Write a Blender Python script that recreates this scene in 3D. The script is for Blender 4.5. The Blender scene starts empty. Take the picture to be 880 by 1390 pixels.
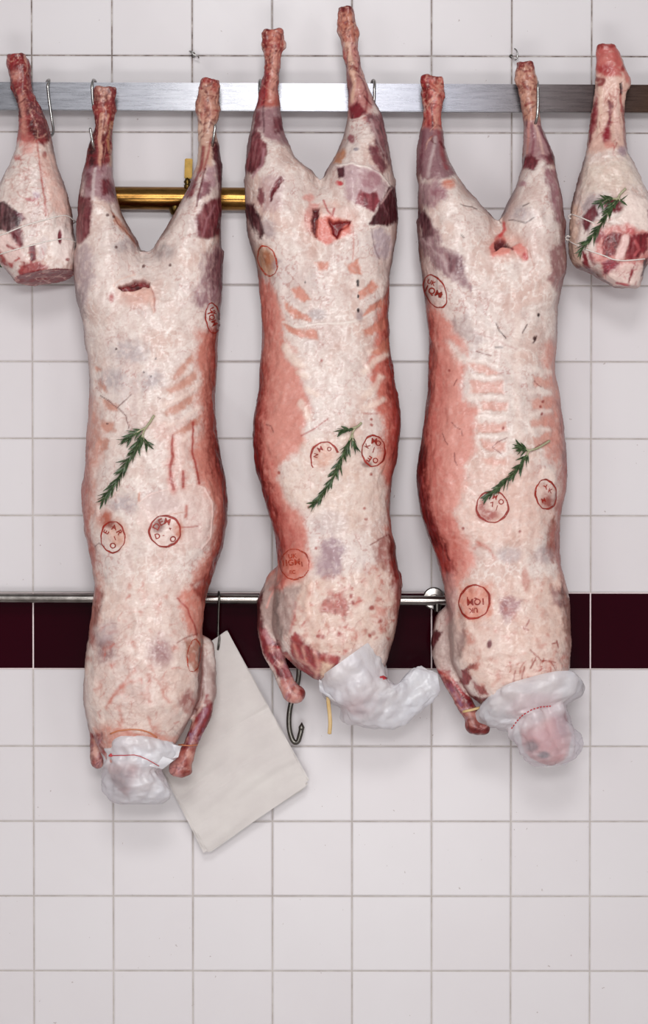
import bpy, bmesh, math, random
import numpy as np
from mathutils import Vector, Matrix
from mathutils.bvhtree import BVHTree

random.seed(7)
RNG = np.random.default_rng(7)
SC = bpy.context.scene
COL = SC.collection
IW, IH = 880, 1390
S = 0.0014            # metres per photo pixel on the wall plane
CAM = 4.5             # camera distance from the wall
ZC = 1.259            # camera height above the floor

def W(px, py, d):
    """photo pixel + distance from the wall (in wall pixels) -> world point"""
    f = (CAM - d * S) / CAM
    return Vector(((px - 440) * S * f, -d * S, ZC + (695 - py) * S * f))

def proj(P):
    """world points (n,3) -> photo pixels"""
    f = CAM / (CAM + P[:, 1])
    return 440 + P[:, 0] * f / S, 695 - (P[:, 2] - ZC) * f / S

# ---------------------------------------------------------------- objects
def empty(name, loc, label, cat, group=None):
    o = bpy.data.objects.new(name, None); COL.objects.link(o)
    o.location = loc; o.empty_display_size = 0.05
    tag(o, label, cat, group)
    bpy.context.view_layer.update()
    return o

def tag(o, label=None, cat=None, group=None, kind=None):
    if label: o['label'] = label
    if cat: o['category'] = cat
    if group: o['group'] = group
    if kind: o['kind'] = kind
    return o

def link(name, me, mat=None, parent=None, smooth=True):
    o = bpy.data.objects.new(name, me); COL.objects.link(o)
    if mat is not None: me.materials.append(mat)
    if smooth and len(me.polygons):
        me.polygons.foreach_set('use_smooth', np.ones(len(me.polygons), bool))
    if parent is not None:
        o.parent = parent
        o.matrix_parent_inverse = Matrix.Translation(-Vector(parent.location))
    return o

def mesh(verts, faces):
    me = bpy.data.meshes.new('m')
    me.from_pydata([tuple(v) for v in verts], [], [tuple(f) for f in faces])
    me.update()
    return me

class MB:
    def __init__(s): s.v = []; s.f = []; s.mi = []
    def add(s, vs, fs, m=0):
        b = len(s.v); s.v += [tuple(v) for v in vs]
        for f in fs: s.f.append(tuple(i + b for i in f)); s.mi.append(m)
    def tube(s, pts, r, n=12, cap=True, flat=1.0, m=0):
        """tube through world points; r = radius or list of radii"""
        pts = [Vector(p) for p in pts]; k = len(pts)
        rs = [r] * k if not hasattr(r, '__len__') else list(r)
        t = [(pts[min(i + 1, k - 1)] - pts[max(i - 1, 0)]).normalized() for i in range(k)]
        up = Vector((0, -1, 0)) if abs(t[0].y) < 0.9 else Vector((1, 0, 0))
        a = t[0].cross(up).normalized(); vs = []; fs = []
        for i in range(k):
            a = (a - t[i] * a.dot(t[i])).normalized(); b = t[i].cross(a)
            for j in range(n):
                w = 2 * math.pi * j / n
                vs.append(pts[i] + a * (math.cos(w) * rs[i]) + b * (math.sin(w) * rs[i] * flat))
        for i in range(k - 1):
            for j in range(n):
                fs.append((i * n + j, i * n + (j + 1) % n, (i + 1) * n + (j + 1) % n, (i + 1) * n + j))
        if cap:
            vs += [pts[0] - t[0] * rs[0] * .35, pts[-1] + t[-1] * rs[-1] * .35]; c0 = k * n
            for j in range(n):
                fs.append((c0, (j + 1) % n, j)); fs.append((c0 + 1, (k - 1) * n + j, (k - 1) * n + (j + 1) % n))
        s.add(vs, fs, m)
    def box(s, c, h, rot=None, bev=0.0, m=0):
        bm = bmesh.new(); bmesh.ops.create_cube(bm, size=2)
        for v in bm.verts: v.co = Vector((v.co.x * h[0], v.co.y * h[1], v.co.z * h[2]))
        if bev: bmesh.ops.bevel(bm, geom=bm.edges[:], offset=bev, segments=2, affect='EDGES')
        M = Matrix.Translation(Vector(c)) @ (rot.to_4x4() if rot else Matrix.Identity(4))
        bm.verts.index_update()
        s.add([M @ v.co for v in bm.verts], [[v.index for v in f.verts] for f in bm.faces], m); bm.free()
    def lathe(s, prof, c, axis=Vector((0, -1, 0)), n=28, m=0):
        """prof: list of (radius, height along axis)"""
        q = Vector((0, 0, 1)).rotation_difference(axis); c = Vector(c); vs = []; fs = []
        for r, h in prof:
            for j in range(n):
                w = 2 * math.pi * j / n
                vs.append(c + q @ Vector((r * math.cos(w), r * math.sin(w), h)))
        for i in range(len(prof) - 1):
            for j in range(n):
                fs.append((i * n + j, i * n + (j + 1) % n, (i + 1) * n + (j + 1) % n, (i + 1) * n + j))
        fs.append(tuple(range(n))[::-1]); fs.append(tuple((len(prof) - 1) * n + j for j in range(n)))
        s.add(vs, fs, m)
    def build(s, name, mats, parent=None, smooth=True):
        me = mesh(s.v, s.f)
        o = link(name, me, None, parent, smooth)
        for m in (mats if isinstance(mats, (list, tuple)) else [mats]): me.materials.append(m)
        if len(s.mi): me.polygons.foreach_set('material_index', s.mi)
        return o

def sharp(o, deg=35):
    me = o.data
    bm = bmesh.new(); bm.from_mesh(me); bm.normal_update()
    for e in bm.edges:
        if len(e.link_faces) == 2 and e.calc_face_angle(0) > math.radians(deg): e.smooth = False
    bm.to_mesh(me); bm.free(); return o

def smooth_path(pts, sub=6):
    P = [np.array(p, float) for p in pts]; out = []
    for i in range(len(P) - 1):
        p0 = P[max(i - 1, 0)]; p1 = P[i]; p2 = P[i + 1]; p3 = P[min(i + 2, len(P) - 1)]
        for k in range(sub):
            t = k / sub
            out.append(.5 * (2 * p1 + (p2 - p0) * t + (2 * p0 - 5 * p1 + 4 * p2 - p3) * t * t + (3 * p1 - p0 - 3 * p2 + p3) * t ** 3))
    out.append(P[-1]); return out

# ---------------------------------------------------------------- noise
_perm = np.tile(np.random.default_rng(3).permutation(256), 3).astype(np.int32)
_g = np.random.default_rng(4).normal(size=(256, 3)).astype(np.float32)
_g /= np.linalg.norm(_g, axis=1)[:, None]
def perlin(p):
    p = p.astype(np.float32); i = np.floor(p).astype(np.int32); f = p - i; i &= 255
    u = f * f * f * (f * (f * 6 - 15) + 10); r = 0
    for dx in (0, 1):
        for dy in (0, 1):
            for dz in (0, 1):
                h = _perm[_perm[_perm[i[:, 0] + dx] + i[:, 1] + dy] + i[:, 2] + dz] & 255
                g = _g[h]
                n = g[:, 0] * (f[:, 0] - dx) + g[:, 1] * (f[:, 1] - dy) + g[:, 2] * (f[:, 2] - dz)
                w = (u[:, 0] if dx else 1 - u[:, 0]) * (u[:, 1] if dy else 1 - u[:, 1]) * (u[:, 2] if dz else 1 - u[:, 2])
                r = r + n * w
    return r * 1.5
def fbm(p, scale, octv=4, off=0.0, stretch=(1, 1, 1)):
    q = p * (np.array(stretch, np.float32) / scale) + off; a = 1; t = 0; s = 0
    for _ in range(octv):
        t = t + a * perlin(q); s += a * .7; a *= .5; q = q * 2.03 + 17.1
    return t / s
def sst(x, a, b):
    t = np.clip((x - a) / (b - a), 0, 1); return t * t * (3 - 2 * t)

# ---------------------------------------------------------------- colour
def lin(c):
    c = np.asarray(c, float) / 255
    return np.where(c <= .04045, c / 12.92, ((c + .055) / 1.055) ** 2.4)
def L4(c): return tuple(lin(c)) + (1,)

# ---------------------------------------------------------------- distance fields
def interp(y, pts, smooth=5):
    pts = sorted(pts); v = np.interp(y, [p[0] for p in pts], [p[1] for p in pts])
    k = np.ones(smooth) / smooth
    vp = np.pad(v, smooth // 2, mode='edge'); return np.convolve(vp, k, mode='valid').astype(np.float32)

class Field:
    def __init__(s, x, y, z, h):
        s.h = h
        s.x = np.arange(x[0], x[1], h, dtype=np.float32); s.y = np.arange(y[0], y[1], h, dtype=np.float32); s.z = np.arange(z[0], z[1], h, dtype=np.float32)
        s.F = np.full((len(s.x), len(s.y), len(s.z)), 60, np.float32)
    def _crop(s, a, lo, hi):
        i = np.searchsorted(a, lo); j = np.searchsorted(a, hi); return slice(max(i, 0), max(j, i + 1))
    def smin(s, sl, D, k):
        A = s.F[sl]
        if k <= 0: s.F[sl] = np.minimum(A, D); return
        h = np.clip(.5 + .5 * (A - D) / k, 0, 1)
        s.F[sl] = A * (1 - h) + D * h - k * h * (1 - h)
    def slices(s, L, R, dc, hd, k=10, n=2.2, y0=None, y1=None, sm=7, tuck=0):
        """L,R: [(x,y)] outline; dc,hd: [(y, value)]"""
        y0 = max(L[0][1], R[0][1]) if y0 is None else y0; y1 = min(L[-1][1], R[-1][1]) if y1 is None else y1
        sy = s._crop(s.y, y0 - 14, y1 + 14); y = s.y[sy]
        l = interp(y, [(b, a) for a, b in L], sm); r = interp(y, [(b, a) for a, b in R], sm)
        if tuck:      # legs: outer edge slides inside the trunk over the last rows
            e = 11 * np.clip((y - (y1 - 75)) / 75, 0, 1) ** 2
            if tuck < 0: l = l + e
            else: r = r - e
        c = ((l + r) / 2)[None, :, None]; a = np.maximum((r - l) / 2, 2)[None, :, None]
        d = interp(y, dc, sm)[None, :, None]; b = np.maximum(interp(y, hd, sm), 2)[None, :, None]
        X = s.x[:, None, None]; Z = s.z[None, None, :]; Y = y[None, :, None]
        q = (np.abs((X - c) / a) ** n + np.abs((Z - d) / b) ** n) ** (1 / n)
        D = (q - 1) * np.minimum(a, b)
        D = np.maximum(D, np.maximum(y0 - Y, Y - y1))
        s.smin((slice(None), sy, slice(None)), D, k)
    def chain(s, pts, k=8, sq=1.0):
        """pts: (px,py,d,r) capsules with varying radius"""
        P = np.array(pts, np.float32); m = P[:, 3].max() + 16
        sl = (s._crop(s.x, P[:, 0].min() - m, P[:, 0].max() + m), s._crop(s.y, P[:, 1].min() - m, P[:, 1].max() + m), s._crop(s.z, P[:, 2].min() - m, P[:, 2].max() + m))
        X = s.x[sl[0]][:, None, None]; Y = s.y[sl[1]][None, :, None]; Z = s.z[sl[2]][None, None, :]; D = None
        for a, b in zip(P[:-1], P[1:]):
            v = b[:3] - a[:3]; L2 = float(v @ v) + 1e-6
            t = np.clip(((X - a[0]) * v[0] + (Y - a[1]) * v[1] + (Z - a[2]) * v[2]) / L2, 0, 1)
            dd = np.sqrt((X - a[0] - t * v[0]) ** 2 + (Y - a[1] - t * v[1]) ** 2 + ((Z - a[2] - t * v[2]) * sq) ** 2) - (a[3] + t * (b[3] - a[3]))
            D = dd if D is None else np.minimum(D, dd)
        s.smin(sl, D, k)
    def nets(s):
        F = s.F; ins = F < 0
        c = [(i, j, k) for i in (0, 1) for j in (0, 1) for k in (0, 1)]
        nx, ny, nz = F.shape
        def sh(A, o): return A[o[0]:nx - 1 + o[0], o[1]:ny - 1 + o[1], o[2]:nz - 1 + o[2]]
        cnt = np.zeros((nx - 1, ny - 1, nz - 1), np.int8)
        for o in c: cnt += sh(ins, o)
        act = np.argwhere((cnt > 0) & (cnt < 8))
        idx = np.full(cnt.shape, -1, np.int32); idx[tuple(act.T)] = np.arange(len(act))
        acc = np.zeros((len(act), 3), np.float32); n = np.zeros(len(act), np.float32)
        val = {o: F[act[:, 0] + o[0], act[:, 1] + o[1], act[:, 2] + o[2]] for o in c}
        for ia in range(8):
            for ib in range(ia + 1, 8):
                a, b = c[ia], c[ib]
                if sum(abs(p - q) for p, q in zip(a, b)) != 1: continue
                va, vb = val[a], val[b]; x = (va < 0) != (vb < 0)
                t = va[x] / (va[x] - vb[x])
                acc[x] += np.array(a, np.float32) + t[:, None] * (np.array(b, np.float32) - np.array(a, np.float32)); n[x] += 1
        V = act + acc / n[:, None]
        V = np.stack([s.x[0] + V[:, 0] * s.h, s.y[0] + V[:, 1] * s.h, s.z[0] + V[:, 2] * s.h], 1)
        faces = []
        for ax in range(3):
            o = [0, 0, 0]; o[ax] = 1
            A = ins[:nx - o[0], :ny - o[1], :nz - o[2]]; B = ins[o[0]:, o[1]:, o[2]:]
            e = np.argwhere(A != B); u, w = (ax + 1) % 3, (ax + 2) % 3
            e = e[(e[:, u] > 0) & (e[:, w] > 0)]; e = e[(e[:, u] < F.shape[u] - 1) & (e[:, w] < F.shape[w] - 1)]
            def g(du, dw):
                q = e.copy(); q[:, u] -= du; q[:, w] -= dw; return idx[tuple(q.T)]
            Q = np.stack([g(1, 1), g(0, 1), g(0, 0), g(1, 0)], 1)
            fl = ins[tuple(e.T)]
            # grid axes (x, y down, z toward camera) are mirrored once in world space
            Q[fl] = Q[fl][:, ::-1]
            faces.append(Q[:, ::-1])
        return V, np.concatenate(faces)

def np_mesh(V, Fq):
    me = bpy.data.meshes.new('m')
    me.vertices.add(len(V)); me.vertices.foreach_set('co', np.ascontiguousarray(V, np.float32).ravel())
    me.loops.add(Fq.size); me.loops.foreach_set('vertex_index', Fq.ravel().astype(np.int32))
    me.polygons.add(len(Fq)); me.polygons.foreach_set('loop_start', np.arange(0, Fq.size, 4, dtype=np.int32))
    me.update(calc_edges=True); me.validate()
    return me

def relax(V, Fq, it=2, lam=.5):
    n = len(V)
    for _ in range(it):
        acc = np.zeros_like(V); cnt = np.zeros(n)
        for i in range(4):
            for j in (1, 3):
                a = Fq[:, i]; b = Fq[:, (i + j) % 4]
                for c in range(3): acc[:, c] += np.bincount(a, V[b, c], n)
                cnt += np.bincount(a, minlength=n)
        V = V + lam * (acc / np.maximum(cnt, 1)[:, None] - V)
    return V

# ---------------------------------------------------------------- paint on vertices
def Z(x0, y0, k):
    return lambda pts: [(x0 + p[0] / k, y0 + p[1] / k) + tuple(p[2:]) for p in pts]

class Painter:
    def __init__(s, V, N, seed=0):
        """V: world verts"""
        s.u, s.v = proj(V); s.n = len(V); s.front = sst(-N[:, 1], -.25, .1); s.N = N
        s.P = np.stack([s.u, s.v, -V[:, 1] / S], 1).astype(np.float32)
        s.off = seed * 31.7
        s.wx = fbm(s.P, 26, 4, s.off + 3); s.wy = fbm(s.P, 26, 4, s.off + 9)
        s.br = fbm(s.P, 7, 3, s.off + 5); s.big = fbm(s.P, 60, 4, s.off + 11)
        s.fib = fbm(s.P, 5, 3, s.off + 23, (1, .22, 1)); s.fine = fbm(s.P, 3.2, 2, s.off + 41)
        s.col = np.zeros((s.n, 3)); s.disp = np.zeros(s.n)
    def fill(s, c): s.col[:] = lin(c)
    def mix(s, m, c):
        s.col += m[:, None] * (lin(c) - s.col)
    def _mix(s, idx, m, c):
        s.col[idx] += m[:, None] * (lin(c) - s.col[idx])
    def _sel(s, pts, mg):
        a = np.array([p[:2] for p in pts])
        return np.nonzero((s.u > a[:, 0].min() - mg) & (s.u < a[:, 0].max() + mg) & (s.v > a[:, 1].min() - mg) & (s.v < a[:, 1].max() + mg) & (s.front > 0))[0]
    def _mod(s, i, m, br, fib):
        if br: m = m * np.clip(1 - br + br * 2 * sst(s.br[i] + .35 * (m - .5), -.35, .35), 0, 1)
        if fib: m = m * np.clip(1 - fib + fib * 2 * sst(s.fib[i], -.3, .3), 0, 1)
        return np.clip(m, 0, 1) * s.front[i]
    def poly(s, pts, c, op=1, soft=4, warp=5, br=.3, fib=0, h=0):
        i = s._sel(pts, soft * 2 + warp + 2)
        if not len(i): return
        x = s.u[i] + s.wx[i] * warp; y = s.v[i] + s.wy[i] * warp
        ins = np.zeros(len(i), bool); d2 = np.full(len(i), 1e9)
        n = len(pts)
        for k in range(n):
            ax, ay = pts[k][:2]; bx, by = pts[(k + 1) % n][:2]
            vx, vy = bx - ax, by - ay; L = vx * vx + vy * vy + 1e-9
            t = np.clip(((x - ax) * vx + (y - ay) * vy) / L, 0, 1)
            d2 = np.minimum(d2, (x - ax - t * vx) ** 2 + (y - ay - t * vy) ** 2)
            if vy != 0:
                cr = (ay > y) != (by > y); ins ^= cr & (x < vx * (y - ay) / vy + ax)
        d = np.sqrt(d2) * np.where(ins, 1, -1) + (s.br[i] * .4 + s.fine[i] * .4 + s.fib[i] * .3) * (1.1 + soft * .6)
        m = sst(d, -soft, soft)
        if h: s.disp[i] += h * m * s.front[i]
        dark = sum(c) < 330
        if dark: br *= .35; fib *= .35
        m = s._mod(i, m * op, br, fib); s._mix(i, m, c)
        if dark:      # flesh: grain along the muscle, purple film, darker heart
            g = s.fib[i]; s._mix(i, m * .5 * sst(g, 0, .5), tuple(v * .55 for v in c)); s._mix(i, m * .38 * sst(-g, .1, .6), (176, 112, 118))
            s._mix(i, m * .4 * sst(s.big[i] + .4 * s.br[i], .05, .5), tuple(v * .6 for v in c))
    def stroke(s, pts, w, c, op=1, soft=1.2, warp=2, br=.2, h=0):
        ww = w if hasattr(w, '__len__') else [w] * len(pts)
        mw = max(ww); i = s._sel(pts, mw + soft * 2 + warp)
        if not len(i): return
        x = s.u[i] + s.wx[i] * warp; y = s.v[i] + s.wy[i] * warp; d = np.full(len(i), 1e9)
        for k in range(len(pts) - 1):
            ax, ay = pts[k][:2]; bx, by = pts[k + 1][:2]; vx, vy = bx - ax, by - ay; L = vx * vx + vy * vy + 1e-9
            t = np.clip(((x - ax) * vx + (y - ay) * vy) / L, 0, 1)
            d = np.minimum(d, np.sqrt((x - ax - t * vx) ** 2 + (y - ay - t * vy) ** 2) - (ww[k] + t * (ww[k + 1] - ww[k])) / 2)
        m = 1 - sst(d, -soft, soft)
        if h: s.disp[i] += h * m * s.front[i]
        s._mix(i, s._mod(i, m * op, br, 0), c)
    def ell(s, cx, cy, rx, ry, c, op=1, soft=.4, warp=3, br=.3, rot=0, h=0):
        mg = max(rx, ry) * 1.5 + warp; i = s._sel([(cx, cy)], mg)
        if not len(i): return
        x = s.u[i] + s.wx[i] * warp - cx; y = s.v[i] + s.wy[i] * warp - cy
        cr, sr = math.cos(rot), math.sin(rot)
        q = np.hypot((x * cr + y * sr) / rx, (-x * sr + y * cr) / ry)
        m = 1 - sst(q, 1 - soft, 1 + soft)
        if h: s.disp[i] += h * m * s.front[i]
        if c is not None: s._mix(i, s._mod(i, m * op, br, 0), c)
    def veins(s, poly, n, c, op=.5, w=(.8, 1.6), ln=(8, 26), seed=1, dirn=None):
        r = random.Random(seed); xs = [p[0] for p in poly]; ys = [p[1] for p in poly]
        k = 0
        while k < n:
            x = r.uniform(min(xs), max(xs)); y = r.uniform(min(ys), max(ys)); ok = False
            for j in range(len(poly)):
                ax, ay = poly[j][:2]; bx, by = poly[(j + 1) % len(poly)][:2]
                if (ay > y) != (by > y) and x < (bx - ax) * (y - ay) / (by - ay) + ax: ok = not ok
            if not ok: continue
            k += 1; a = r.uniform(0, 6.28) if dirn is None else dirn + r.gauss(0, .5); pts = [(x, y)]; st = r.uniform(*ln) / 5
            for _ in range(5):
                a += r.gauss(0, .45); x += st * math.cos(a); y += st * math.sin(a); pts.append((x, y))
            ww = r.uniform(*w)
            s.stroke(pts, [ww, ww, ww * .9, ww * .7, ww * .5, ww * .3], c, op * r.uniform(.5, 1), .8, 2, .4)

    def blotch(s, poly, n, c, op, seed):
        r = random.Random(seed); xs = [p[0] for p in poly]; ys = [p[1] for p in poly]; k = 0
        while k < n:
            x = r.uniform(min(xs), max(xs)); y = r.uniform(min(ys), max(ys)); ok = False
            for j in range(len(poly)):
                ax, ay = poly[j][:2]; bx, by = poly[(j + 1) % len(poly)][:2]
                if (ay > y) != (by > y) and x < (bx - ax) * (y - ay) / (by - ay) + ax: ok = not ok
            if not ok: continue
            k += 1; q = r.uniform(1.5, 6); s.ell(x, y, q, q * r.uniform(.5, 1.6), c, op * r.uniform(.4, 1), .8, 6, .7, r.uniform(-.8, .8))
# ---------------------------------------------------------------- materials
def nodemat(name):
    m = bpy.data.materials.new(name); m.use_nodes = True
    nt = m.node_tree; b = nt.nodes['Principled BSDF']; return m, nt, b
def nd(nt, t, **kw):
    n = nt.nodes.new(t)
    for k, v in kw.items():
        if k in n.inputs: n.inputs[k].default_value = v
        else: setattr(n, k, v)
    return n
def noise(nt, scale, detail=4, rough=.55, coord='Object', vec=None):
    n = nd(nt, 'ShaderNodeTexNoise'); n.inputs['Scale'].default_value = scale; n.inputs['Detail'].default_value = detail; n.inputs['Roughness'].default_value = rough
    if vec is None:
        tc = nd(nt, 'ShaderNodeTexCoord'); vec = tc.outputs[coord]
    nt.links.new(vec, n.inputs['Vector']); return n
def ramp(nt, src, stops):
    r = nd(nt, 'ShaderNodeValToRGB'); e = r.color_ramp.elements
    while len(e) < len(stops): e.new(.5)
    for el, (p, c) in zip(e, stops): el.position = p; el.color = c if len(c) == 4 else L4(c)
    nt.links.new(src, r.inputs[0]); return r
def bump(nt, b, src, strength=.3, dist=.002):
    n = nd(nt, 'ShaderNodeBump'); n.inputs['Strength'].default_value = strength; n.inputs['Distance'].default_value = dist
    nt.links.new(src, n.inputs['Height']); nt.links.new(n.outputs[0], b.inputs['Normal']); return n
def plain(name, c1, c2=None, rough=.5, metal=0, scale=40, bmp=0, bscale=200, spec=.5):
    m, nt, b = nodemat(name)
    n = noise(nt, scale); r = ramp(nt, n.outputs['Fac'], [(.3, c1), (.7, c2 or c1)])
    nt.links.new(r.outputs[0], b.inputs['Base Color'])
    b.inputs['Roughness'].default_value = rough; b.inputs['Metallic'].default_value = metal
    b.inputs['Specular IOR Level'].default_value = spec
    if bmp:
        n2 = noise(nt, bscale); bump(nt, b, n2.outputs['Fac'], bmp)
    return m

def meat_material(name='meat', rough=.4):
    m, nt, b = nodemat(name)
    at = nd(nt, 'ShaderNodeAttribute', attribute_name='Col')
    n1 = noise(nt, 260, 5, .65); n2 = noise(nt, 60, 6, .6)
    r1 = ramp(nt, n1.outputs['Fac'], [(.25, (.86, .80, .79, 1)), (.48, (1, 1, 1, 1)), (.75, (1.0, 1.0, 1.0, 1))])
    mx = nd(nt, 'ShaderNodeMix', data_type='RGBA', blend_type='MULTIPLY'); mx.inputs['Factor'].default_value = .8
    nt.links.new(at.outputs['Color'], mx.inputs[6]); nt.links.new(r1.outputs[0], mx.inputs[7])
    r2 = ramp(nt, n2.outputs['Fac'], [(.3, (.86, .80, .80, 1)), (.55, (1, 1, 1, 1))])
    mx2 = nd(nt, 'ShaderNodeMix', data_type='RGBA', blend_type='MULTIPLY'); mx2.inputs['Factor'].default_value = .7
    nt.links.new(mx.outputs[2], mx2.inputs[6]); nt.links.new(r2.outputs[0], mx2.inputs[7])
    nt.links.new(mx2.outputs[2], b.inputs['Base Color'])
    rr = nd(nt, 'ShaderNodeMapRange'); rr.inputs['To Min'].default_value = rough - .12; rr.inputs['To Max'].default_value = rough + .16
    nt.links.new(n2.outputs['Fac'], rr.inputs['Value']); nt.links.new(rr.outputs[0], b.inputs['Roughness'])
    b.inputs['Specular IOR Level'].default_value = .45
    ad = nd(nt, 'ShaderNodeMath', operation='ADD'); nt.links.new(n1.outputs['Fac'], ad.inputs[0]); nt.links.new(n2.outputs['Fac'], ad.inputs[1])
    bump(nt, b, ad.outputs[0], .17, .0018); b.inputs['Coat Weight'].default_value = .28; b.inputs['Coat Roughness'].default_value = .2
    return m

def tile_material(name, c, var, rough, spec):
    m, nt, b = nodemat(name)
    at = nd(nt, 'ShaderNodeAttribute', attribute_name='tint')
    n = noise(nt, 5, 5, .6)
    a = nd(nt, 'ShaderNodeMath', operation='MULTIPLY_ADD'); nt.links.new(n.outputs['Fac'], a.inputs[0]); a.inputs[1].default_value = .5
    nt.links.new(at.outputs['Fac'], a.inputs[2])
    r = ramp(nt, a.outputs[0], [(.2, var), (.8, c)])
    sp = noise(nt, 95, 2, .5); rs = ramp(nt, sp.outputs['Fac'], [(.735, (1, 1, 1, 1)), (.76, (.62, .55, .53, 1))])
    mx = nd(nt, 'ShaderNodeMix', data_type='RGBA', blend_type='MULTIPLY'); mx.inputs['Factor'].default_value = .8
    nt.links.new(r.outputs[0], mx.inputs[6]); nt.links.new(rs.outputs[0], mx.inputs[7])
    nt.links.new(mx.outputs[2], b.inputs['Base Color'])
    b.inputs['Roughness'].default_value = rough; b.inputs['Specular IOR Level'].default_value = spec
    n2 = noise(nt, 14, 3, .5); bump(nt, b, n2.outputs['Fac'], .12, .002)
    return m

def grout_material():
    m, nt, b = nodemat('grout')
    tc = nd(nt, 'ShaderNodeTexCoord'); sx = nd(nt, 'ShaderNodeSeparateXYZ'); nt.links.new(tc.outputs['Object'], sx.inputs[0])
    zr = nd(nt, 'ShaderNodeMapRange'); zr.inputs['From Min'].default_value = 1.75; zr.inputs['From Max'].default_value = 2.1
    nt.links.new(sx.outputs['Z'], zr.inputs['Value'])
    n = noise(nt, 26, 5, .7)
    dirty = ramp(nt, n.outputs['Fac'], [(.36, (100, 86, 80)), (.5, (156, 144, 138)), (.62, (192, 184, 180))])
    clean = ramp(nt, n.outputs['Fac'], [(.3, (172, 162, 157)), (.6, (196, 188, 184))])
    mx = nd(nt, 'ShaderNodeMix', data_type='RGBA'); nt.links.new(zr.outputs[0], mx.inputs[0]); nt.links.new(clean.outputs[0], mx.inputs[6]); nt.links.new(dirty.outputs[0], mx.inputs[7])
    nt.links.new(mx.outputs[2], b.inputs['Base Color']); b.inputs['Roughness'].default_value = .85
    return m

def steel_material(name, c1, c2, rough=.3, streak=(1, 1, 1), scale=30, reflection_tarnish=False):
    m, nt, b = nodemat(name)
    tc = nd(nt, 'ShaderNodeTexCoord'); mp = nd(nt, 'ShaderNodeMapping'); mp.inputs['Scale'].default_value = streak
    nt.links.new(tc.outputs['Object'], mp.inputs[0])
    n = noise(nt, scale, 6, .65, vec=mp.outputs[0])
    r = ramp(nt, n.outputs['Fac'], [(.3, c1), (.7, c2)])
    out = r.outputs[0]
    if reflection_tarnish:      # rail: reflection gradient painted in, bright middle, plus browned steel to the right
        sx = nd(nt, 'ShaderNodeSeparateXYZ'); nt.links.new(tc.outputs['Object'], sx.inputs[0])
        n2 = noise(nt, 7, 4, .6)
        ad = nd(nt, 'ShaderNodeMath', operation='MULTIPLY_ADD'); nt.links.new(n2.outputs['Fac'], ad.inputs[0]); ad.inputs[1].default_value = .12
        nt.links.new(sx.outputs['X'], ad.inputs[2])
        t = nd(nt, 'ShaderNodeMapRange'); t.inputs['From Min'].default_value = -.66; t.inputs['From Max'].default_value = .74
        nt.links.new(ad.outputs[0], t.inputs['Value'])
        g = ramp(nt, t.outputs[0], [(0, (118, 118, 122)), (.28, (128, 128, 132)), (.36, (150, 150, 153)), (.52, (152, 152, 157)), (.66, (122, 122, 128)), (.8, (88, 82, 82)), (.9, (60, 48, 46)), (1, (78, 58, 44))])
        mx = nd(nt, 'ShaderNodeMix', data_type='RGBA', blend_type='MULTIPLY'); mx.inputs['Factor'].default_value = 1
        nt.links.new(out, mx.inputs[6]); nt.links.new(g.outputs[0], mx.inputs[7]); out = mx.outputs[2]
    nt.links.new(out, b.inputs['Base Color']); b.inputs['Metallic'].default_value = 1
    rr = nd(nt, 'ShaderNodeMapRange'); rr.inputs['To Min'].default_value = rough * .7; rr.inputs['To Max'].default_value = rough * 1.3
    nt.links.new(n.outputs['Fac'], rr.inputs['Value']); nt.links.new(rr.outputs[0], b.inputs['Roughness'])
    bump(nt, b, n.outputs['Fac'], .15, .001)
    return m

def film_material():
    m, nt, b = nodemat('white_plastic_film')
    n = noise(nt, 22, 4, .6)
    r = ramp(nt, n.outputs['Fac'], [(.3, (240, 240, 246)), (.7, (252, 251, 253))])
    nt.links.new(r.outputs[0], b.inputs['Base Color'])
    b.inputs['Roughness'].default_value = .22; b.inputs['Specular IOR Level'].default_value = .7
    n2 = noise(nt, 55, 4, .6); bump(nt, b, n2.outputs['Fac'], .5, .004)
    tl = nd(nt, 'ShaderNodeBsdfTranslucent'); nt.links.new(r.outputs[0], tl.inputs['Color'])
    tr = nd(nt, 'ShaderNodeBsdfTransparent'); tr.inputs['Color'].default_value = (.97, .96, .98, 1)
    at = nd(nt, 'ShaderNodeAttribute', attribute_name='thin')
    m1 = nd(nt, 'ShaderNodeMixShader'); m1.inputs[0].default_value = .38
    nt.links.new(b.outputs[0], m1.inputs[1]); nt.links.new(tl.outputs[0], m1.inputs[2])
    m2 = nd(nt, 'ShaderNodeMixShader'); nt.links.new(at.outputs['Fac'], m2.inputs[0])
    nt.links.new(m1.outputs[0], m2.inputs[1]); nt.links.new(tr.outputs[0], m2.inputs[2])
    nt.links.new(m2.outputs[0], nt.nodes['Material Output'].inputs['Surface'])
    return m

def ink_material(name, c, thr=.42):
    m, nt, b = nodemat(name)
    n = noise(nt, 240, 4, .7); n3 = noise(nt, 40, 3, .6)
    r = ramp(nt, n3.outputs['Fac'], [(.3, c), (.7, tuple(min(255, x * 1.35) for x in c))])
    nt.links.new(r.outputs[0], b.inputs['Base Color']); b.inputs['Roughness'].default_value = .5
    tr = nd(nt, 'ShaderNodeBsdfTransparent'); mx = nd(nt, 'ShaderNodeMixShader')
    a = ramp(nt, n.outputs['Fac'], [(thr - .12, (.05, .05, .05, 1)), (thr + .1, (.86, .86, .86, 1))])
    nt.links.new(a.outputs[0], mx.inputs[0]); nt.links.new(tr.outputs[0], mx.inputs[1]); nt.links.new(b.outputs[0], mx.inputs[2])
    nt.links.new(mx.outputs[0], nt.nodes['Material Output'].inputs['Surface'])
    return m

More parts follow.
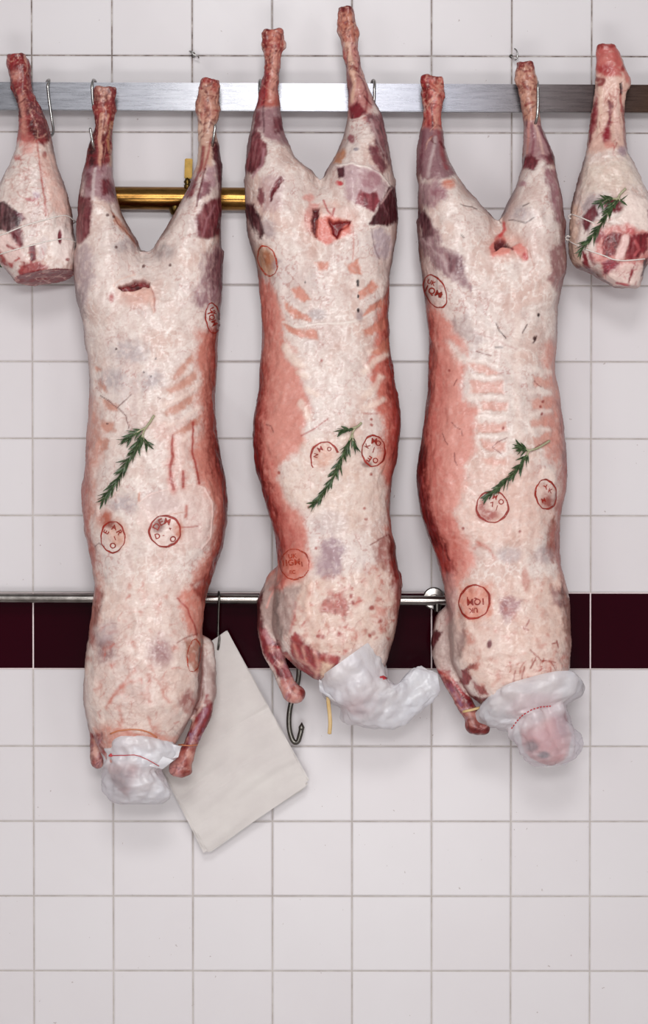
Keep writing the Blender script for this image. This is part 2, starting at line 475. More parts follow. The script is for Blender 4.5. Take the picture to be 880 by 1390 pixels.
M = {
 'meat': meat_material(),
 'tile': tile_material('white_glazed_tile', (222, 217, 219), (216, 209, 211), .26, .25),
 'band': tile_material('burgundy_glazed_tile', (44, 0, 12), (32, 0, 8), .09, .16),
 'grout': grout_material(),
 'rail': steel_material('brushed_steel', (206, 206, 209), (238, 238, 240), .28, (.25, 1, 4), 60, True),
 'steel': steel_material('stainless_steel', (150, 148, 146), (205, 203, 200), .25),
 'rod': steel_material('rod_steel', (118, 112, 108), (168, 162, 158), .24),
 'dark_steel': steel_material('dark_hook_steel', (70, 66, 62), (120, 116, 110), .3),
 'brass': steel_material('aged_brass', (92, 62, 28), (176, 132, 72), .24, (.4, 1, 1), 46),
 'dark_brass': steel_material('tarnished_brass', (66, 52, 26), (140, 112, 60), .4),
 'paper': plain('wrapping_paper', (212, 204, 201), (220, 213, 209), .85, scale=20, bmp=.1, bscale=300, spec=.2),
 'film': film_material(),
 'needle': plain('rosemary_needle', (34, 50, 28), (84, 104, 66), .36, scale=160),
 'needle_back': plain('rosemary_needle_underside', (132, 146, 118), (164, 174, 150), .6, scale=160),
 'stem': plain('rosemary_stem', (150, 150, 112), (186, 178, 150), .7, scale=120),
 'twine': plain('white_twine', (226, 214, 206), (236, 228, 222), .8, scale=400, bmp=.4, bscale=900),
 'rubber': plain('tan_rubber', (196, 160, 104), (214, 184, 134), .6, scale=60),
 'orange_rubber': plain('orange_rubber', (190, 110, 74), (204, 132, 92), .5, scale=60),
 'red_tape': plain('red_print', (176, 40, 52), (200, 70, 76), .5, scale=60),
 'ink': ink_material('stamp_ink', (128, 24, 8), .34),
 'ink_pale': ink_material('faded_stamp_ink', (150, 46, 20), .44),
 'floor': plain('floor_screed', (170, 164, 160), (184, 178, 174), .5, scale=6),
}
# ---------------------------------------------------------------- the tiled wall
XT = [43, 152, 261, 369.5, 478, 586, 695, 803.5]; XB = [46, 154, 262, 370, 478, 586, 693.5, 801]
XT = [43 - 108.7 * k for k in range(8, 0, -1)] + XT + [803.5 + 108.7 * k for k in range(1, 9)]
XB = [46 - 107.9 * k for k in range(8, 0, -1)] + XB + [801 + 107.9 * k for k in range(1, 9)]
YL = [76 - 104 * k for k in range(5, 0, -1)] + [76, 180, 283, 387, 491, 595.5, 700, 804.5, 908, 1013, 1115, 1216.5, 1318, 1420, 1522, 1594]
BAND = YL.index(804.5)
def grid(i, j):
    y = YL[j]; t = (y - 76) / (1216 - 76); return XT[i] + (XB[i] - XT[i]) * t, y + (XT[i] - 440) * (.0022 if y < 400 else .0008)
def tiles(rows, mat_t, name, gap=.85):
    vs = []; fs = []; mi = []; tint = []
    for j in rows:
        for i in range(len(XT) - 1):
            c = [grid(i, j), grid(i + 1, j), grid(i + 1, j + 1), grid(i, j + 1)]
            w = RNG.uniform(-.55, .55, 4); b = len(vs); tv = RNG.uniform(.12, .42)
            for (g, dz) in ((gap, -2.5), (gap + .1, -.7), (gap + 1.5, 0)):
                for k, (x, y) in enumerate(c):
                    sx = 1 if k in (0, 3) else -1; sy = 1 if k in (0, 1) else -1
                    vs.append(W(x + sx * g, y + sy * g, dz + w[k] * (1 if dz == 0 else .9))); tint.append(tv)
            for r in range(2):
                for k in range(4):
                    a = b + r * 4 + k; a2 = b + r * 4 + (k + 1) % 4
                    fs.append((a, a + 4, a2 + 4, a2)); mi.append(0)
            fs.append((b + 8, b + 11, b + 10, b + 9)); mi.append(0)
    # grout bed behind the tiles
    y0 = YL[rows[0]]; y1 = YL[rows[-1] + 1]; b = len(vs)
    for (x, y) in ((XT[0], y0), (XT[-1], y0), (XT[-1], y1), (XT[0], y1)): vs.append(W(x, y, -1.3)); tint.append(0)
    fs.append((b, b + 3, b + 2, b + 1)); mi.append(1)
    me = mesh(vs, fs); a = me.attributes.new('tint', 'FLOAT', 'POINT'); a.data.foreach_set('value', tint)
    o = link(name, me, mat_t, None, False); me.materials.append(M['grout_band'] if name.startswith('trim') else M['grout'])
    me.polygons.foreach_set('material_index', mi); tag(o, kind='structure'); return o
M['grout_band'] = plain('pale_grout', (222, 200, 202), (236, 220, 220), .8, scale=60)
n = len(YL) - 1
# white field above and below the burgundy course is one wall
def wall():
    vs_o = tiles(list(range(0, BAND)), M['tile'], 'wall_back'); lo = tiles(list(range(BAND + 1, n)), M['tile'], 'wall_tmp')
    bm = bmesh.new(); bm.from_mesh(vs_o.data); bm.from_mesh(lo.data); bm.to_mesh(vs_o.data); bm.free()
    bpy.data.objects.remove(lo)
    return vs_o
wall(); tiles([BAND], M['band'], 'trim_1')
mb = MB(); mb.box((0, -2.4, -.02), (2.4, 2.45, .02)); tag(mb.build('floor', M['floor'], smooth=False), kind='structure')

# ---------------------------------------------------------------- hanging rail
def rail():
    t = empty('hanging_rail', W(440, 131, 44), 'flat brushed steel rail fixed across the white tiles that the carcasses hang on', 'rail')
    a = W(-70, 130.4, 44); b = W(950, 134.8, 44); ang = math.atan2(b.z - a.z, b.x - a.x)
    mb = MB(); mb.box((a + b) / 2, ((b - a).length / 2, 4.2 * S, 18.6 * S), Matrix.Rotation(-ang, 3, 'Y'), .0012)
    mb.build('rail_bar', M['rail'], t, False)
    for px in (287, 588, -60):
        mb = MB(); p = W(px, 131.5, 19.5); mb.box(p, (9 * S, 20.5 * S, 11 * S), None, .002); mb.build('wall_bracket', M['steel'], t, False)
rail()

# ---------------------------------------------------------------- brass pipe with valve
def pipe():
    t = empty('brass_pipe', W(245, 269.5, 20), 'aged brass pipe with a lever tap running behind the left lamb carcass', 'pipe')
    P = lambda x, y, d: W(x, y, 20) + Vector((0, -(d - 20) * S, 0))
    mb = MB(); mb.tube([W(118, 268.6, 20), W(200, 269.2, 20), W(300, 270, 20), W(372, 270.6, 20)], 15.6 * S, 32); sharp(mb.build('pipe', M['brass'], t))
    mb = MB(); c = W(254.5, 247, 22); mb.lathe([(4.6 * S, -9 * S), (4.6 * S, -4 * S), (3.2 * S, -3 * S), (5.2 * S, 0), (3.2 * S, 3 * S), (2.6 * S, 6 * S)], c, Vector((0, 0, 1)), 18)
    vs_ = mb.build('valve_stem', M['dark_brass'], t)
    mb = MB(); mb.box(W(256, 229, 23), (5.2 * S, 2.6 * S, 13.5 * S), Matrix.Rotation(.03, 3, 'Y'), .0014); sharp(mb.build('valve_lever', M['dark_brass'], vs_))
    mb = MB(); mb.tube([W(238, 274, 22), W(238, 284, 23), W(238, 291, 23)], [8.5 * S, 8.5 * S, 6 * S], 18); mb.build('outlet', M['dark_brass'], t)
    for px in (136, 352):
        mb = MB(); mb.tube([W(px, 270, 2), W(px, 270, 12)], 9 * S, 16); mb.build('wall_bracket', M['dark_brass'], t)
pipe()

# ---------------------------------------------------------------- lower rod
ROD_D = 30
def rod():
    t = empty('wall_rod', W(300, 813, ROD_D), 'thin polished steel rod on round wall flange crossing burgundy tiles', 'rod')
    mb = MB(); mb.tube([W(-60, 811.4, ROD_D), W(200, 812.6, ROD_D), W(420, 814, ROD_D), W(606, 815.6, ROD_D)], 6.4 * S, 24); sharp(mb.build('rod', M['rod'], t))
    c = W(589, 812, 0)
    mb = MB(); mb.lathe([(15 * S, 0), (15 * S, 2.5 * S), (13.4 * S, 4 * S), (6 * S, 4.6 * S), (5 * S, 6 * S)], c); sharp(mb.build('wall_flange', M['rod'], t))
    mb = MB(); mb.tube([W(590, 814, 3), W(590, 814.4, 12), W(590, 815.4, ROD_D)], 5.2 * S, 18); sharp(mb.build('standoff', M['rod'], t))
    mb = MB(); mb.tube([W(594, 818, ROD_D), W(594, 824, ROD_D), W(594, 830, ROD_D)], [5.5 * S, 5.5 * S, 4.8 * S], 18); sharp(mb.build('set_screw', M['dark_steel'], t))
    c = W(-40, 811, 0)
    mb = MB(); mb.lathe([(15 * S, 0), (15 * S, 2.5 * S), (13.4 * S, 4 * S), (6 * S, 4.6 * S), (5 * S, 26 * S)], c); sharp(mb.build('wall_flange', M['rod'], t))
rod()

# ---------------------------------------------------------------- two screw hooks in the tile joints
def cup_hook(px, py, pts, label):
    t = empty('screw_hook', W(px, py, 0), label, 'hook', None)
    mb = MB(); mb.lathe([(2.6 * S, -1.5 * S), (2.6 * S, .6 * S), (1.6 * S, 1.6 * S)], W(px, py, 0), n=14); mb.build('collar', M['dark_steel'], t)
    mb = MB(); mb.tube([W(*p) for p in smooth_path(pts, 6)], 1.05 * S, 10); mb.build('hook_wire', M['steel'], t)
cup_hook(262.2, 75.5, [(262, 75.5, 0), (263, 76, 5), (264.5, 73.5, 8), (262, 70.5, 11), (257.5, 69.5, 10), (258.5, 70.5, 14), (264, 74.5, 15), (268.5, 76, 14), (270, 78.8, 12)], 'small bent screw hook in tile joint above the left carcass')
cup_hook(694, 76.5, [(694, 76.5, 0), (695.5, 77.5, 5), (697.5, 79.5, 9), (700, 81.2, 13), (702.2, 78, 15), (702.8, 73, 15), (701.3, 68.3, 14), (698.6, 66, 12)], 'small open screw hook in tile joint above the right carcass')

# ---------------------------------------------------------------- wire hooks on the rail
def s_hook(pts, label, r=1.9, mat='steel', group='wire hooks on the steel rail'):
    mb = MB(); q = [W(*p) for p in smooth_path(pts, 8)]; n = len(q)
    mb.tube(q, [r * S] * (n - 3) + [r * S * .8, r * S * .5, r * S * .2], 12)
    return tag(mb.build('meat_hook', M[mat]), label, 'hook', group)
s_hook([(63, 122, 36.5), (63.5, 112, 37), (66, 108.6, 42), (67, 109.5, 48), (65, 116, 51.5), (66, 130, 52), (70, 160, 53), (72.5, 176, 56), (71, 183, 60), (66, 184.5, 66), (60, 181, 72)], 'bent wire hook on the rail beside the left leg of lamb')
s_hook([(130, 122, 36.5), (130, 112, 37), (127.5, 108.6, 42), (126, 110, 48), (125, 118, 52), (126.5, 140, 52), (131, 165, 54), (134, 195, 60), (133, 206, 72), (129, 206, 92), (126.3, 196, 106), (123.6, 181, 110), (122.2, 173, 110)], 'wire hook through left shank of the left carcass')
s_hook([(287, 122, 36.5), (287, 112, 37), (289, 109, 42), (290, 110, 48), (290, 118, 52), (290, 140, 53), (288, 175, 56), (285, 196, 66), (286, 203, 84), (288.5, 196, 104), (290.8, 182, 112), (292.6, 168, 113)], 'wire hook through right shank of the left carcass')
s_hook([(355, 122, 36.5), (355, 112, 37), (353.5, 109, 42), (352.5, 111, 48), (352.5, 120, 52), (354, 140, 54), (360, 156, 60), (362, 160, 74)], 'wire hook through left shank of the middle carcass')
s_hook([(505, 122, 36.5), (505, 112, 37), (507, 109, 42), (508.6, 111, 48), (508.5, 120, 52), (507.5, 140, 53), (502, 156, 58), (496, 160, 70)], 'wire hook through right shank of the middle carcass')
s_hook([(727, 122, 36.5), (727, 114, 37), (729, 111, 42), (730, 112, 48), (730, 120, 53), (729, 140, 53), (724, 160, 56), (722, 172, 70), (725, 172, 92), (729, 160, 104), (730.6, 140, 106), (730.5, 112, 106)], 'wire hook through right shank of the right carcass')

# hook and paper on the lower rod
s_hook([(297, 821, ROD_D - 7.5), (297, 812, ROD_D - 9.3), (297, 805, ROD_D - 6), (297.3, 803.4, ROD_D), (297.6, 806, ROD_D + 6), (297.6, 813, ROD_D + 9), (296.6, 840, ROD_D + 4), (296.2, 866, ROD_D + 1), (296, 877, ROD_D + 2), (296, 881.5, ROD_D + 6), (296.8, 877, ROD_D + 10.5), (298.6, 862, ROD_D + 11)], 'thin wire hook on the rod holding the paper sheets', 1.6, 'dark_steel', None)
def butcher_hook():
    mb = MB(); q = smooth_path([(405, 822, ROD_D - 8), (405, 813, ROD_D - 10.5), (404.6, 804, ROD_D - 7), (404.4, 801.6, ROD_D), (404.4, 805, ROD_D + 8), (404.6, 815, ROD_D + 10.6), (405, 850, ROD_D + 6), (406, 900, ROD_D + 1), (404.5, 925, ROD_D), (396.5, 950, ROD_D), (392.6, 972, ROD_D), (393.4, 992, ROD_D), (398.4, 1006, ROD_D), (404.4, 1006.5, ROD_D + 1), (408, 996, ROD_D + 2), (409.3, 990, ROD_D + 2)], 6)
    mb.tube([W(*p) for p in q], 3.5 * S, 14)
    o = mb.build('butcher_hook', M['dark_steel'])
    mb = MB(); mb.tube([W(409.2, 991, ROD_D + 2), W(409.6, 987, ROD_D + 2), W(409.9, 980.6, ROD_D + 2)], [3.6 * S, 4.2 * S, .4 * S], 12); mb.build('hook_point', M['dark_steel'], o)
    return tag(o, 'heavy pointed butcher hook hanging below foreleg of the middle carcass', 'hook')
butcher_hook()

def paper():
    t = empty('paper_sheaf', W(297, 868, ROD_D + 4), 'stack of white wrapping paper sheets hanging askew from wire hook', 'paper')
    P0, P1, P2, P3 = np.array((308., 857.)), np.array((420., 1064.)), np.array((283., 1157.)), np.array((171., 950.))
    piv = np.array((297., 872.))
    for k, (a, sh) in enumerate(((.0, (0, 0)), (.018, (2.2, .5)), (-.014, (-1.5, -1)), (.03, (3.2, 2)), (-.004, (1, -2)))):
        R = np.array(((math.cos(a), -math.sin(a)), (math.sin(a), math.cos(a))))
        C = [piv + R @ (p - piv) + np.array(sh) * .6 for p in (P0, P1, P2, P3)]
        nu, nv = 36, 60; vs = []; fs = []
        for j in range(nv + 1):
            v = j / nv
            for i in range(nu + 1):
                u = i / nu
                q = (C[0] * (1 - v) + C[1] * v) * (1 - u) + (C[3] * (1 - v) + C[2] * v) * u
                rip = .55 * math.sin(v * 78 + 1.6 * math.sin(u * 5) + k) * math.sin(v * 9 + u * 2.4) + .5 * math.sin(v * 33 + u * 3 + k)
                rip += 1.1 * math.exp(-((v - .47 - .02 * u) / .012) ** 2)
                curl = 3.0 * max(0, v - .85) / .15 * (1 - u) ** 3
                d = ROD_D + 7.2 - 1.05 * k + rip * 1.9 * min(1, v * 4) - 12 * v * (1 if k == 0 else .98) + curl * .6
                # rounded lower right corner
                vs.append(W(q[0], q[1], d))
        for j in range(nv):
            for i in range(nu):
                a0 = j * (nu + 1) + i
                if j == nv - 1 and i == 0 : continue
                if j == nv - 2 and i == 0: pass
                fs.append((a0, a0 + nu + 1, a0 + nu + 2, a0 + 1))
        link('paper_sheet', mesh(vs, fs), M['paper'], t)
paper()
# ---------------------------------------------------------------- meat bodies
FAT = (228, 212, 205); CREAM = (232, 218, 208); PINK = (206, 132, 116); ROSE = (188, 96, 84); RED = (150, 44, 40); DEEP = (112, 24, 32); MUSC = (128, 46, 58); PURP = (150, 112, 120); GREY = (176, 162, 164); BONE = (196, 142, 122)
CAMP = Vector((0, -CAM, ZC))

def solid(fl, d0, parent, name, paint, seed, lump=(1.3, 26, .22, 6), it=2):
    V, Fq = fl.nets(); V = relax(V, Fq, it)
    f0 = (CAM - d0 * S) / CAM
    Wv = np.stack([(V[:, 0] - 440) * S * f0, -V[:, 2] * S, ZC + (695 - V[:, 1]) * S * f0], 1)
    me = np_mesh(Wv, Fq); N = np.empty(len(V) * 3, np.float32); me.vertex_normals.foreach_get('vector', N); N = N.reshape(-1, 3)
    # outward check: the front-most vertex must face the camera
    if N[np.argmin(Wv[:, 1]), 1] > 0:
        Fq = Fq[:, ::-1]; me = np_mesh(Wv, Fq); me.vertex_normals.foreach_get('vector', N.ravel()); N = -N if N[np.argmin(Wv[:, 1]), 1] > 0 else N
    p = Painter(Wv, N, seed); p.lump = np.ones(p.n)
    paint(p)
    d = p.disp + p.lump * (lump[0] * fbm(p.P, lump[1], 3, seed) + lump[2] * fbm(p.P, lump[3], 3, seed + 50))
    Wv = Wv + N * (d * S)[:, None]
    me.vertices.foreach_set('co', np.ascontiguousarray(Wv, np.float32).ravel()); me.update()
    p.col = np.clip(p.col, 0, 1) ** 1.17 * 1.04
    a = me.attributes.new('Col', 'FLOAT_COLOR', 'POINT')
    c = np.ones((p.n, 4), np.float32); c[:, :3] = np.clip(p.col, .004, 1); a.data.foreach_set('color', c.ravel())
    o = link(name, me, M['meat'], parent)
    bpy.context.view_layer.update()
    o_bvh = BVHTree.FromObject(o, bpy.context.evaluated_depsgraph_get())
    return o, o_bvh

def hit(bvh, px, py, lift=0.0):
    d = (W(px, py, 0) - CAMP).normalized()
    loc, n, i, t = bvh.ray_cast(CAMP, d)
    if loc is None: return None, None
    if n.dot(d) > 0: n = -n
    return loc + n * lift, n

def glyphs(text, size):
    cu = bpy.data.curves.new('t', 'FONT'); cu.body = text; cu.size = size; cu.align_x = 'CENTER'; cu.align_y = 'CENTER'; cu.resolution_u = 3; cu.offset = size * .026
    o = bpy.data.objects.new('t', cu); COL.objects.link(o)
    dg = bpy.context.evaluated_depsgraph_get(); dg.update()
    me = bpy.data.meshes.new_from_object(o.evaluated_get(dg)); bpy.data.objects.remove(o); bpy.data.curves.remove(cu)
    bm = bmesh.new(); bm.from_mesh(me); bmesh.ops.triangulate(bm, faces=bm.faces[:])
    bmesh.ops.subdivide_edges(bm, edges=[e for e in bm.edges if e.calc_length() > size * .25], cuts=1, use_grid_fill=True)
    v = [(a.co.x, a.co.y) for a in bm.verts]; bm.verts.index_update(); f = [[a.index for a in q.verts] for q in bm.faces]; bm.free(); bpy.data.meshes.remove(me)
    return v, f

def stamp(bvh, parent, cx, cy, rx, ry, rot, words, ring=1.7, mat='ink', arc=(0, 360), label=None):
    """ink stamp pressed on the skin: oval ring + lettering; words = [(text, x, y, size, turn)] in stamp pixels, y up"""
    P = []; F = []
    n = 72; a0, a1 = arc
    for k in range(n + 1):
        w = math.radians(a0 + (a1 - a0) * k / n); j = .35 * math.sin(w * 5 + cx) + .25 * math.sin(w * 11 + cy)
        for e in (-.5, .5):
            rr = ring * (1 + .35 * math.sin(w * 3 + cy)) * e
            P.append(((rx + rr + j) * math.cos(w), (ry + rr + j) * math.sin(w)))
    for k in range(n): F.append((2 * k, 2 * k + 1, 2 * k + 3, 2 * k + 2))
    for (t, x, y, sz, tw) in words:
        v, f = glyphs(t, sz); b = len(P); c, s = math.cos(tw), math.sin(tw)
        P += [(x + a * c - q * s, y + a * s + q * c) for a, q in v]; F += [[i + b for i in q] for q in f]
    c, s = math.cos(rot), math.sin(rot); vs = []; ok = []
    for x, y in P:
        q, nn = hit(bvh, cx + x * c - y * s, cy - (x * s + y * c), .0011); ok.append(q is not None); vs.append(q or Vector((0, 0, 0)))
    F = [f for f in F if all(ok[i] for i in f)]
    used = sorted({i for f in F for i in f}); mp = {i: k for k, i in enumerate(used)}
    o = link('ink_stamp', mesh([vs[i] for i in used], [[mp[i] for i in f] for f in F]), M[mat], parent)
    if label: o['label'] = label
    return o

def base(p, pink=.5, grey=.35):
    p.fill(FAT)
    p.mix(pink * sst(p.big, -.1, .6), (208, 168, 154))
    p.mix(grey * sst(-p.big + .4 * p.br, .05, .7), (196, 184, 186))
    p.mix(.35 * sst(p.br, .25, .7), (212, 176, 164))
    p.mix(.45 * sst(p.fib, .1, .6), (236, 224, 216))
    rg = 1 - np.abs(fbm(p.P, 17, 4, p.off + 61)); rg2 = 1 - np.abs(fbm(p.P, 21, 4, p.off + 71)); rg3 = 1 - np.abs(fbm(p.P, 9, 3, p.off + 81, (.5, 1.6, 1)))
    p.mix(.6 * sst(rg, .86, .98) * sst(p.big, -.4, .3), (242, 232, 226))
    p.mix(.5 * sst(rg2, .93, .995) * sst(-p.big, -.3, .4), (176, 98, 88))
    p.mix(.25 * sst(rg3, .88, .98), (206, 176, 166)); p.disp += .35 * sst(rg3, .8, 1) * p.front
    fold = 1 - np.abs(fbm(p.P, 52, 3, p.off + 91, (1, .7, 1))); p.disp += 1.7 * (sst(fold, .55, 1) - .4) * p.front
    p.mix(.28 * (1 - sst(fold, .45, .75)), (186, 150, 142))
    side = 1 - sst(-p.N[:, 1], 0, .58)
    p.mix(.7 * side, (142, 70, 62)); p.mix(.8 * (1 - sst(-p.N[:, 1], -.1, .38)), (84, 38, 36))  # redder sides, with edge shading painted in darker towards the rim
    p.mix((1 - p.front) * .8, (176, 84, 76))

def bone_end(p, poly, ymax, seed):
    """knobbly, streaky bare shank"""
    m = (1 - sst(p.v, ymax - 40, ymax + 10)) * p.front; p.lump *= 1 + .5 * m
    p.disp += m * (.8 * fbm(p.P, 9, 3, seed * 3.1, (1, .55, 1)))
    p.veins(poly, 16, (96, 14, 24), .75, (1.2, 3.2), (10, 34), seed, 1.57)
    p.veins(poly, 12, (226, 184, 164), .6, (1, 2.6), (10, 34), seed + 100, 1.57)
    p.veins(poly, 10, (150, 34, 38), .7, (2, 4), (5, 16), seed + 200)
    p.mix(m * .5 * sst(p.br, .05, .6), (112, 24, 28)); p.mix(m * .4 * sst(-p.fine, .1, .6), (220, 170, 150))

def foreleg(p, poly, dirn, seed):
    p.veins(poly, 14, (96, 12, 26), .75, (1.2, 3), (10, 26), seed, dirn); p.veins(poly, 12, (216, 170, 166), .65, (1, 2.6), (10, 26), seed + 1, dirn)
    p.veins(poly, 8, (150, 120, 146), .6, (2, 3.5), (8, 20), seed + 2, dirn); p.blotch(poly, 14, (150, 34, 34), .7, seed + 3); p.blotch(poly, 10, (222, 180, 166), .6, seed + 4)

def shank(p, ax, w, top, bot, ctop, cbot, streaks, seed):
    """bare shank: red flesh over bone"""
    p.poly([(ax[0] - w, top - 8), (ax[0] + w, top - 8), (ax[1] + w, bot), (ax[1] - w, bot)], ctop, .9, 5, 4, .15)
    for (pts, wd, c, op) in streaks: p.stroke(pts, wd, c, op, 1.5, 2, .25)
# ================================================================ LEFT CARCASS
z1, z2, z3, z4, z5 = Z(0, 0, 2.667), Z(300, 0, 2.896), Z(550, 40, 2.667), Z(90, 460, 3.52), Z(60, 780, 2.316)
z6, z7, z8, z9 = Z(320, 460, 3.385), Z(330, 760, 2.933), Z(550, 460, 3.52), Z(550, 780, 2.933)
z10, z11 = Z(740, 40, 3.757), Z(0, 50, 3.864)
H = 1.5

fl = Field((88, 326), (95, 1100), (4, 182), H)
AL = [(128, 118), (127, 140), (127, 152), (129, 169), (122, 190), (118, 204), (112, 244), (107, 285), (104, 330), (103, 375), (105, 412), (112, 442), (119, 476), (122, 503), (123, 531), (121, 568), (117, 619), (113, 659), (112, 687), (116, 721), (124, 758), (130, 787), (129, 810), (123, 858), (117, 910), (117, 953), (123, 979), (131, 1000), (139, 1016)]
AR = [(298, 107), (298, 150), (292, 172), (294, 186), (299, 206), (301, 225), (301, 262), (301, 319), (301, 375), (300, 412), (298, 450), (295, 480), (294, 503), (291, 537), (293, 579), (299, 619), (306, 653), (309, 682), (308, 710), (302, 744), (293, 767), (286, 790), (278, 819), (275, 849), (276, 892), (275, 922), (270, 950), (259, 975), (243, 1004), (228, 1016)]
# knobs, then hind legs and trunk
fl.slices([a for a in AL if a[1] < 460], [(156, 118), (157, 150), (152, 169), (152, 225), (156, 262), (165, 289), (176, 311), (187, 330), (194, 352), (192, 400), (176, 458)],
          [(118, 80), (200, 84), (280, 92), (460, 88)], [(118, 12), (150, 14), (170, 11), (200, 17), (260, 36), (300, 46), (360, 58), (420, 58), (458, 40)], 0, 2.1, tuck=-1)
fl.slices([(275, 107), (267, 140), (267, 150), (269, 180), (269, 210), (266, 225), (259, 251), (247, 277), (236, 296), (225, 315), (212, 332), (206, 352), (208, 400), (226, 458)], [a for a in AR if a[1] < 460],
          [(107, 80), (200, 84), (280, 92), (460, 88)], [(107, 12), (150, 15), (178, 11), (205, 18), (260, 38), (300, 48), (360, 58), (420, 58), (458, 40)], 4, 2.1, tuck=1)
fl.slices([(x + 3.4 * min(1, max(0, (475 - y) / 75)) + 12 * max(0, 1 - (y - 343) / 70) ** 2, y) for x, y in AL if y > 340], [(x - 3.4 * min(1, max(0, (475 - y) / 75)) - 12 * max(0, 1 - (y - 343) / 70) ** 2, y) for x, y in AR if y > 340],
          [(330, 90), (480, 86), (640, 88), (760, 92), (812, 101), (900, 106), (1016, 102)], [(343, 16), (362, 38), (390, 56), (420, 66), (480, 64), (560, 68), (640, 73), (720, 71), (770, 64), (812, 56), (900, 60), (950, 58), (985, 48), (1008, 38), (1016, 30)], 10, 2.35, y0=343)
for q in ((135, 122, 84, 6), (149, 124, 86, 5.5), (131, 147, 84, 5), (153, 146, 80, 5), (280, 112, 86, 6.5), (292, 113, 84, 6), (271, 147, 84, 5), (294, 145, 82, 5)): fl.chain([q, (q[0] + .5, q[1] + 3, q[2], q[3])], 3)
fl.chain([(274, 880, 84, 16), (279, 915, 86, 14.5), (281, 940, 90, 12.5), (276, 968, 96, 11), (266, 994, 100, 9.5), (257, 1015, 102, 9.5), (250, 1032, 102, 12), (245, 1040, 102, 12.5)], 6)
fl.chain([(240, 1042, 102, 8), (254, 1044, 102, 8)], 5)
fl.chain([(135, 970, 88, 18), (132, 1004, 86, 10.5), (133, 1022, 86, 9.5), (132, 1034, 86, 9)], 5)
fl.chain([(183, 990, 104, 46), (184, 1025, 106, 40), (185, 1048, 108, 32), (184, 1060, 108, 22)], 10)
def paintA(p):
    base(p)
    # pelvis and trunk pale fat, pink flank to the right
    p.poly(z4([(620, -40), (640, 20), (612, 60), (620, 140), (645, 200), (625, 300), (640, 420), (600, 560), (640, 690), (690, 770), (700, 900), (690, 990), (640, 1060), (600, 1150), (640, 1260), (800, 1200), (820, 800), (780, 300), (780, -60)]), PINK, .9, 9, 6, .1)
    p.poly(z4([(685, -60), (690, 200), (670, 420), (690, 640), (740, 760), (738, 900), (690, 1040), (650, 1160), (720, 1240), (840, 900), (800, -60)]), (158, 62, 54), .85, 12, 5, .1)
    p.poly(z4([(720, 300), (722, 560), (762, 700), (762, 900), (700, 1090), (760, 1090), (830, 800), (800, 300)]), (120, 34, 34), .7, 8, 4, .1)
    p.poly(z4([(380, 400), (600, 380), (620, 480), (590, 650), (480, 700), (470, 520)]), (222, 178, 166), .5, 12, 8, .3)
    p.poly(z4([(60, 250), (130, 250), (170, 400), (180, 560), (140, 640), (150, 800), (120, 900), (160, 1060), (170, 1197), (80, 1197), (60, 700)]), (206, 144, 128), .7, 10, 7, .3)
    p.poly(z4([(60, 450), (110, 500), (105, 700), (110, 860), (150, 1080), (110, 1100), (60, 800)]), (170, 84, 72), .7, 6, 4, .2)
    # ribs
    for q in ([(500, 175), (560, 110), (600, 70), (610, 95), (560, 160), (515, 195)], [(480, 240), (560, 190), (610, 150), (620, 190), (560, 235), (500, 260)], [(470, 350), (560, 290), (610, 260), (610, 300), (540, 350), (480, 370)], [(520, 450), (600, 390), (640, 370), (630, 410), (560, 460)],
              [(130, 120), (170, 140), (175, 155), (145, 150)], [(140, 200), (190, 225), (200, 250), (160, 240)], [(170, 285), (250, 320), (250, 345), (190, 340)], [(160, 380), (230, 400), (235, 440), (180, 450)], [(150, 470), (210, 480), (200, 530), (160, 540)]):
        p.poly(z4(q), (202, 146, 128), .8, 3, 3, .25, h=-.9)
    for q in ([(640, 210), (560, 280), (470, 320)], [(630, 330), (560, 380), (480, 410)], [(625, 430), (560, 480)]): p.stroke(z4(q), 6, (238, 216, 206), .7, 3, 3, .3, h=.7)
    # centre line, soft grey shadow patches painted in
    p.stroke(z4([(355, -80), (350, 250), (345, 600), (335, 900), (330, 1197)]), 3, (236, 222, 212), .5, 3, 3, .4)
    for (x, y, rx, ry) in ((235, 185, 16, 13), (410, 195, 16, 12), (270, 790, 18, 12), (460, 780, 24, 14), (300, 60, 26, 16)): p.ell(90 + x / 3.52, 460 + y / 3.52, rx, ry, (176, 164, 168), .6, .6, 6, .5)
    # membrane flap edge
    arc = z4([(340, 790), (400, 745), (480, 718), (600, 693), (660, 715), (694, 780), (698, 860), (690, 950), (650, 1000)])
    p.poly(arc + z4([(420, 1000), (340, 900)]), (228, 200, 192), .55, 5, 4, .3); p.stroke(arc, 1.6, (240, 214, 206), .8, .9, 2, .2, h=.9)
    # blood drips
    for q, w in (([(512, 458), (505, 510), (507, 560), (498, 610), (502, 670), (515, 716)], [2, 4, 4, 3, 4, 5]), ([(608, 400), (604, 470), (607, 560), (622, 620), (636, 690)], [3, 2, 2.4, 3, 3.4]), ([(555, 630), (562, 660), (558, 706)], [2, 4, 4])):
        p.stroke(z4(q), w, (150, 34, 28), .85, 1, 2, .25); p.stroke(z4(q), [x * 2.4 for x in w], (196, 96, 80), .4, 3, 3, .4)
    p.stroke(z4([(480, 605), (520, 600)]), 2, (170, 60, 50), .6); p.stroke(z4([(575, 800), (570, 850)]), 4, (176, 66, 40), .7, 2); p.stroke(z4([(540, 900), (625, 895)]), 1.4, (170, 60, 50), .8); p.stroke(z4([(470, 845), (560, 830)]), 1, (190, 110, 80), .7)
    p.stroke(z4([(350, 740), (350, 775)]), 3, (200, 110, 70), .6)
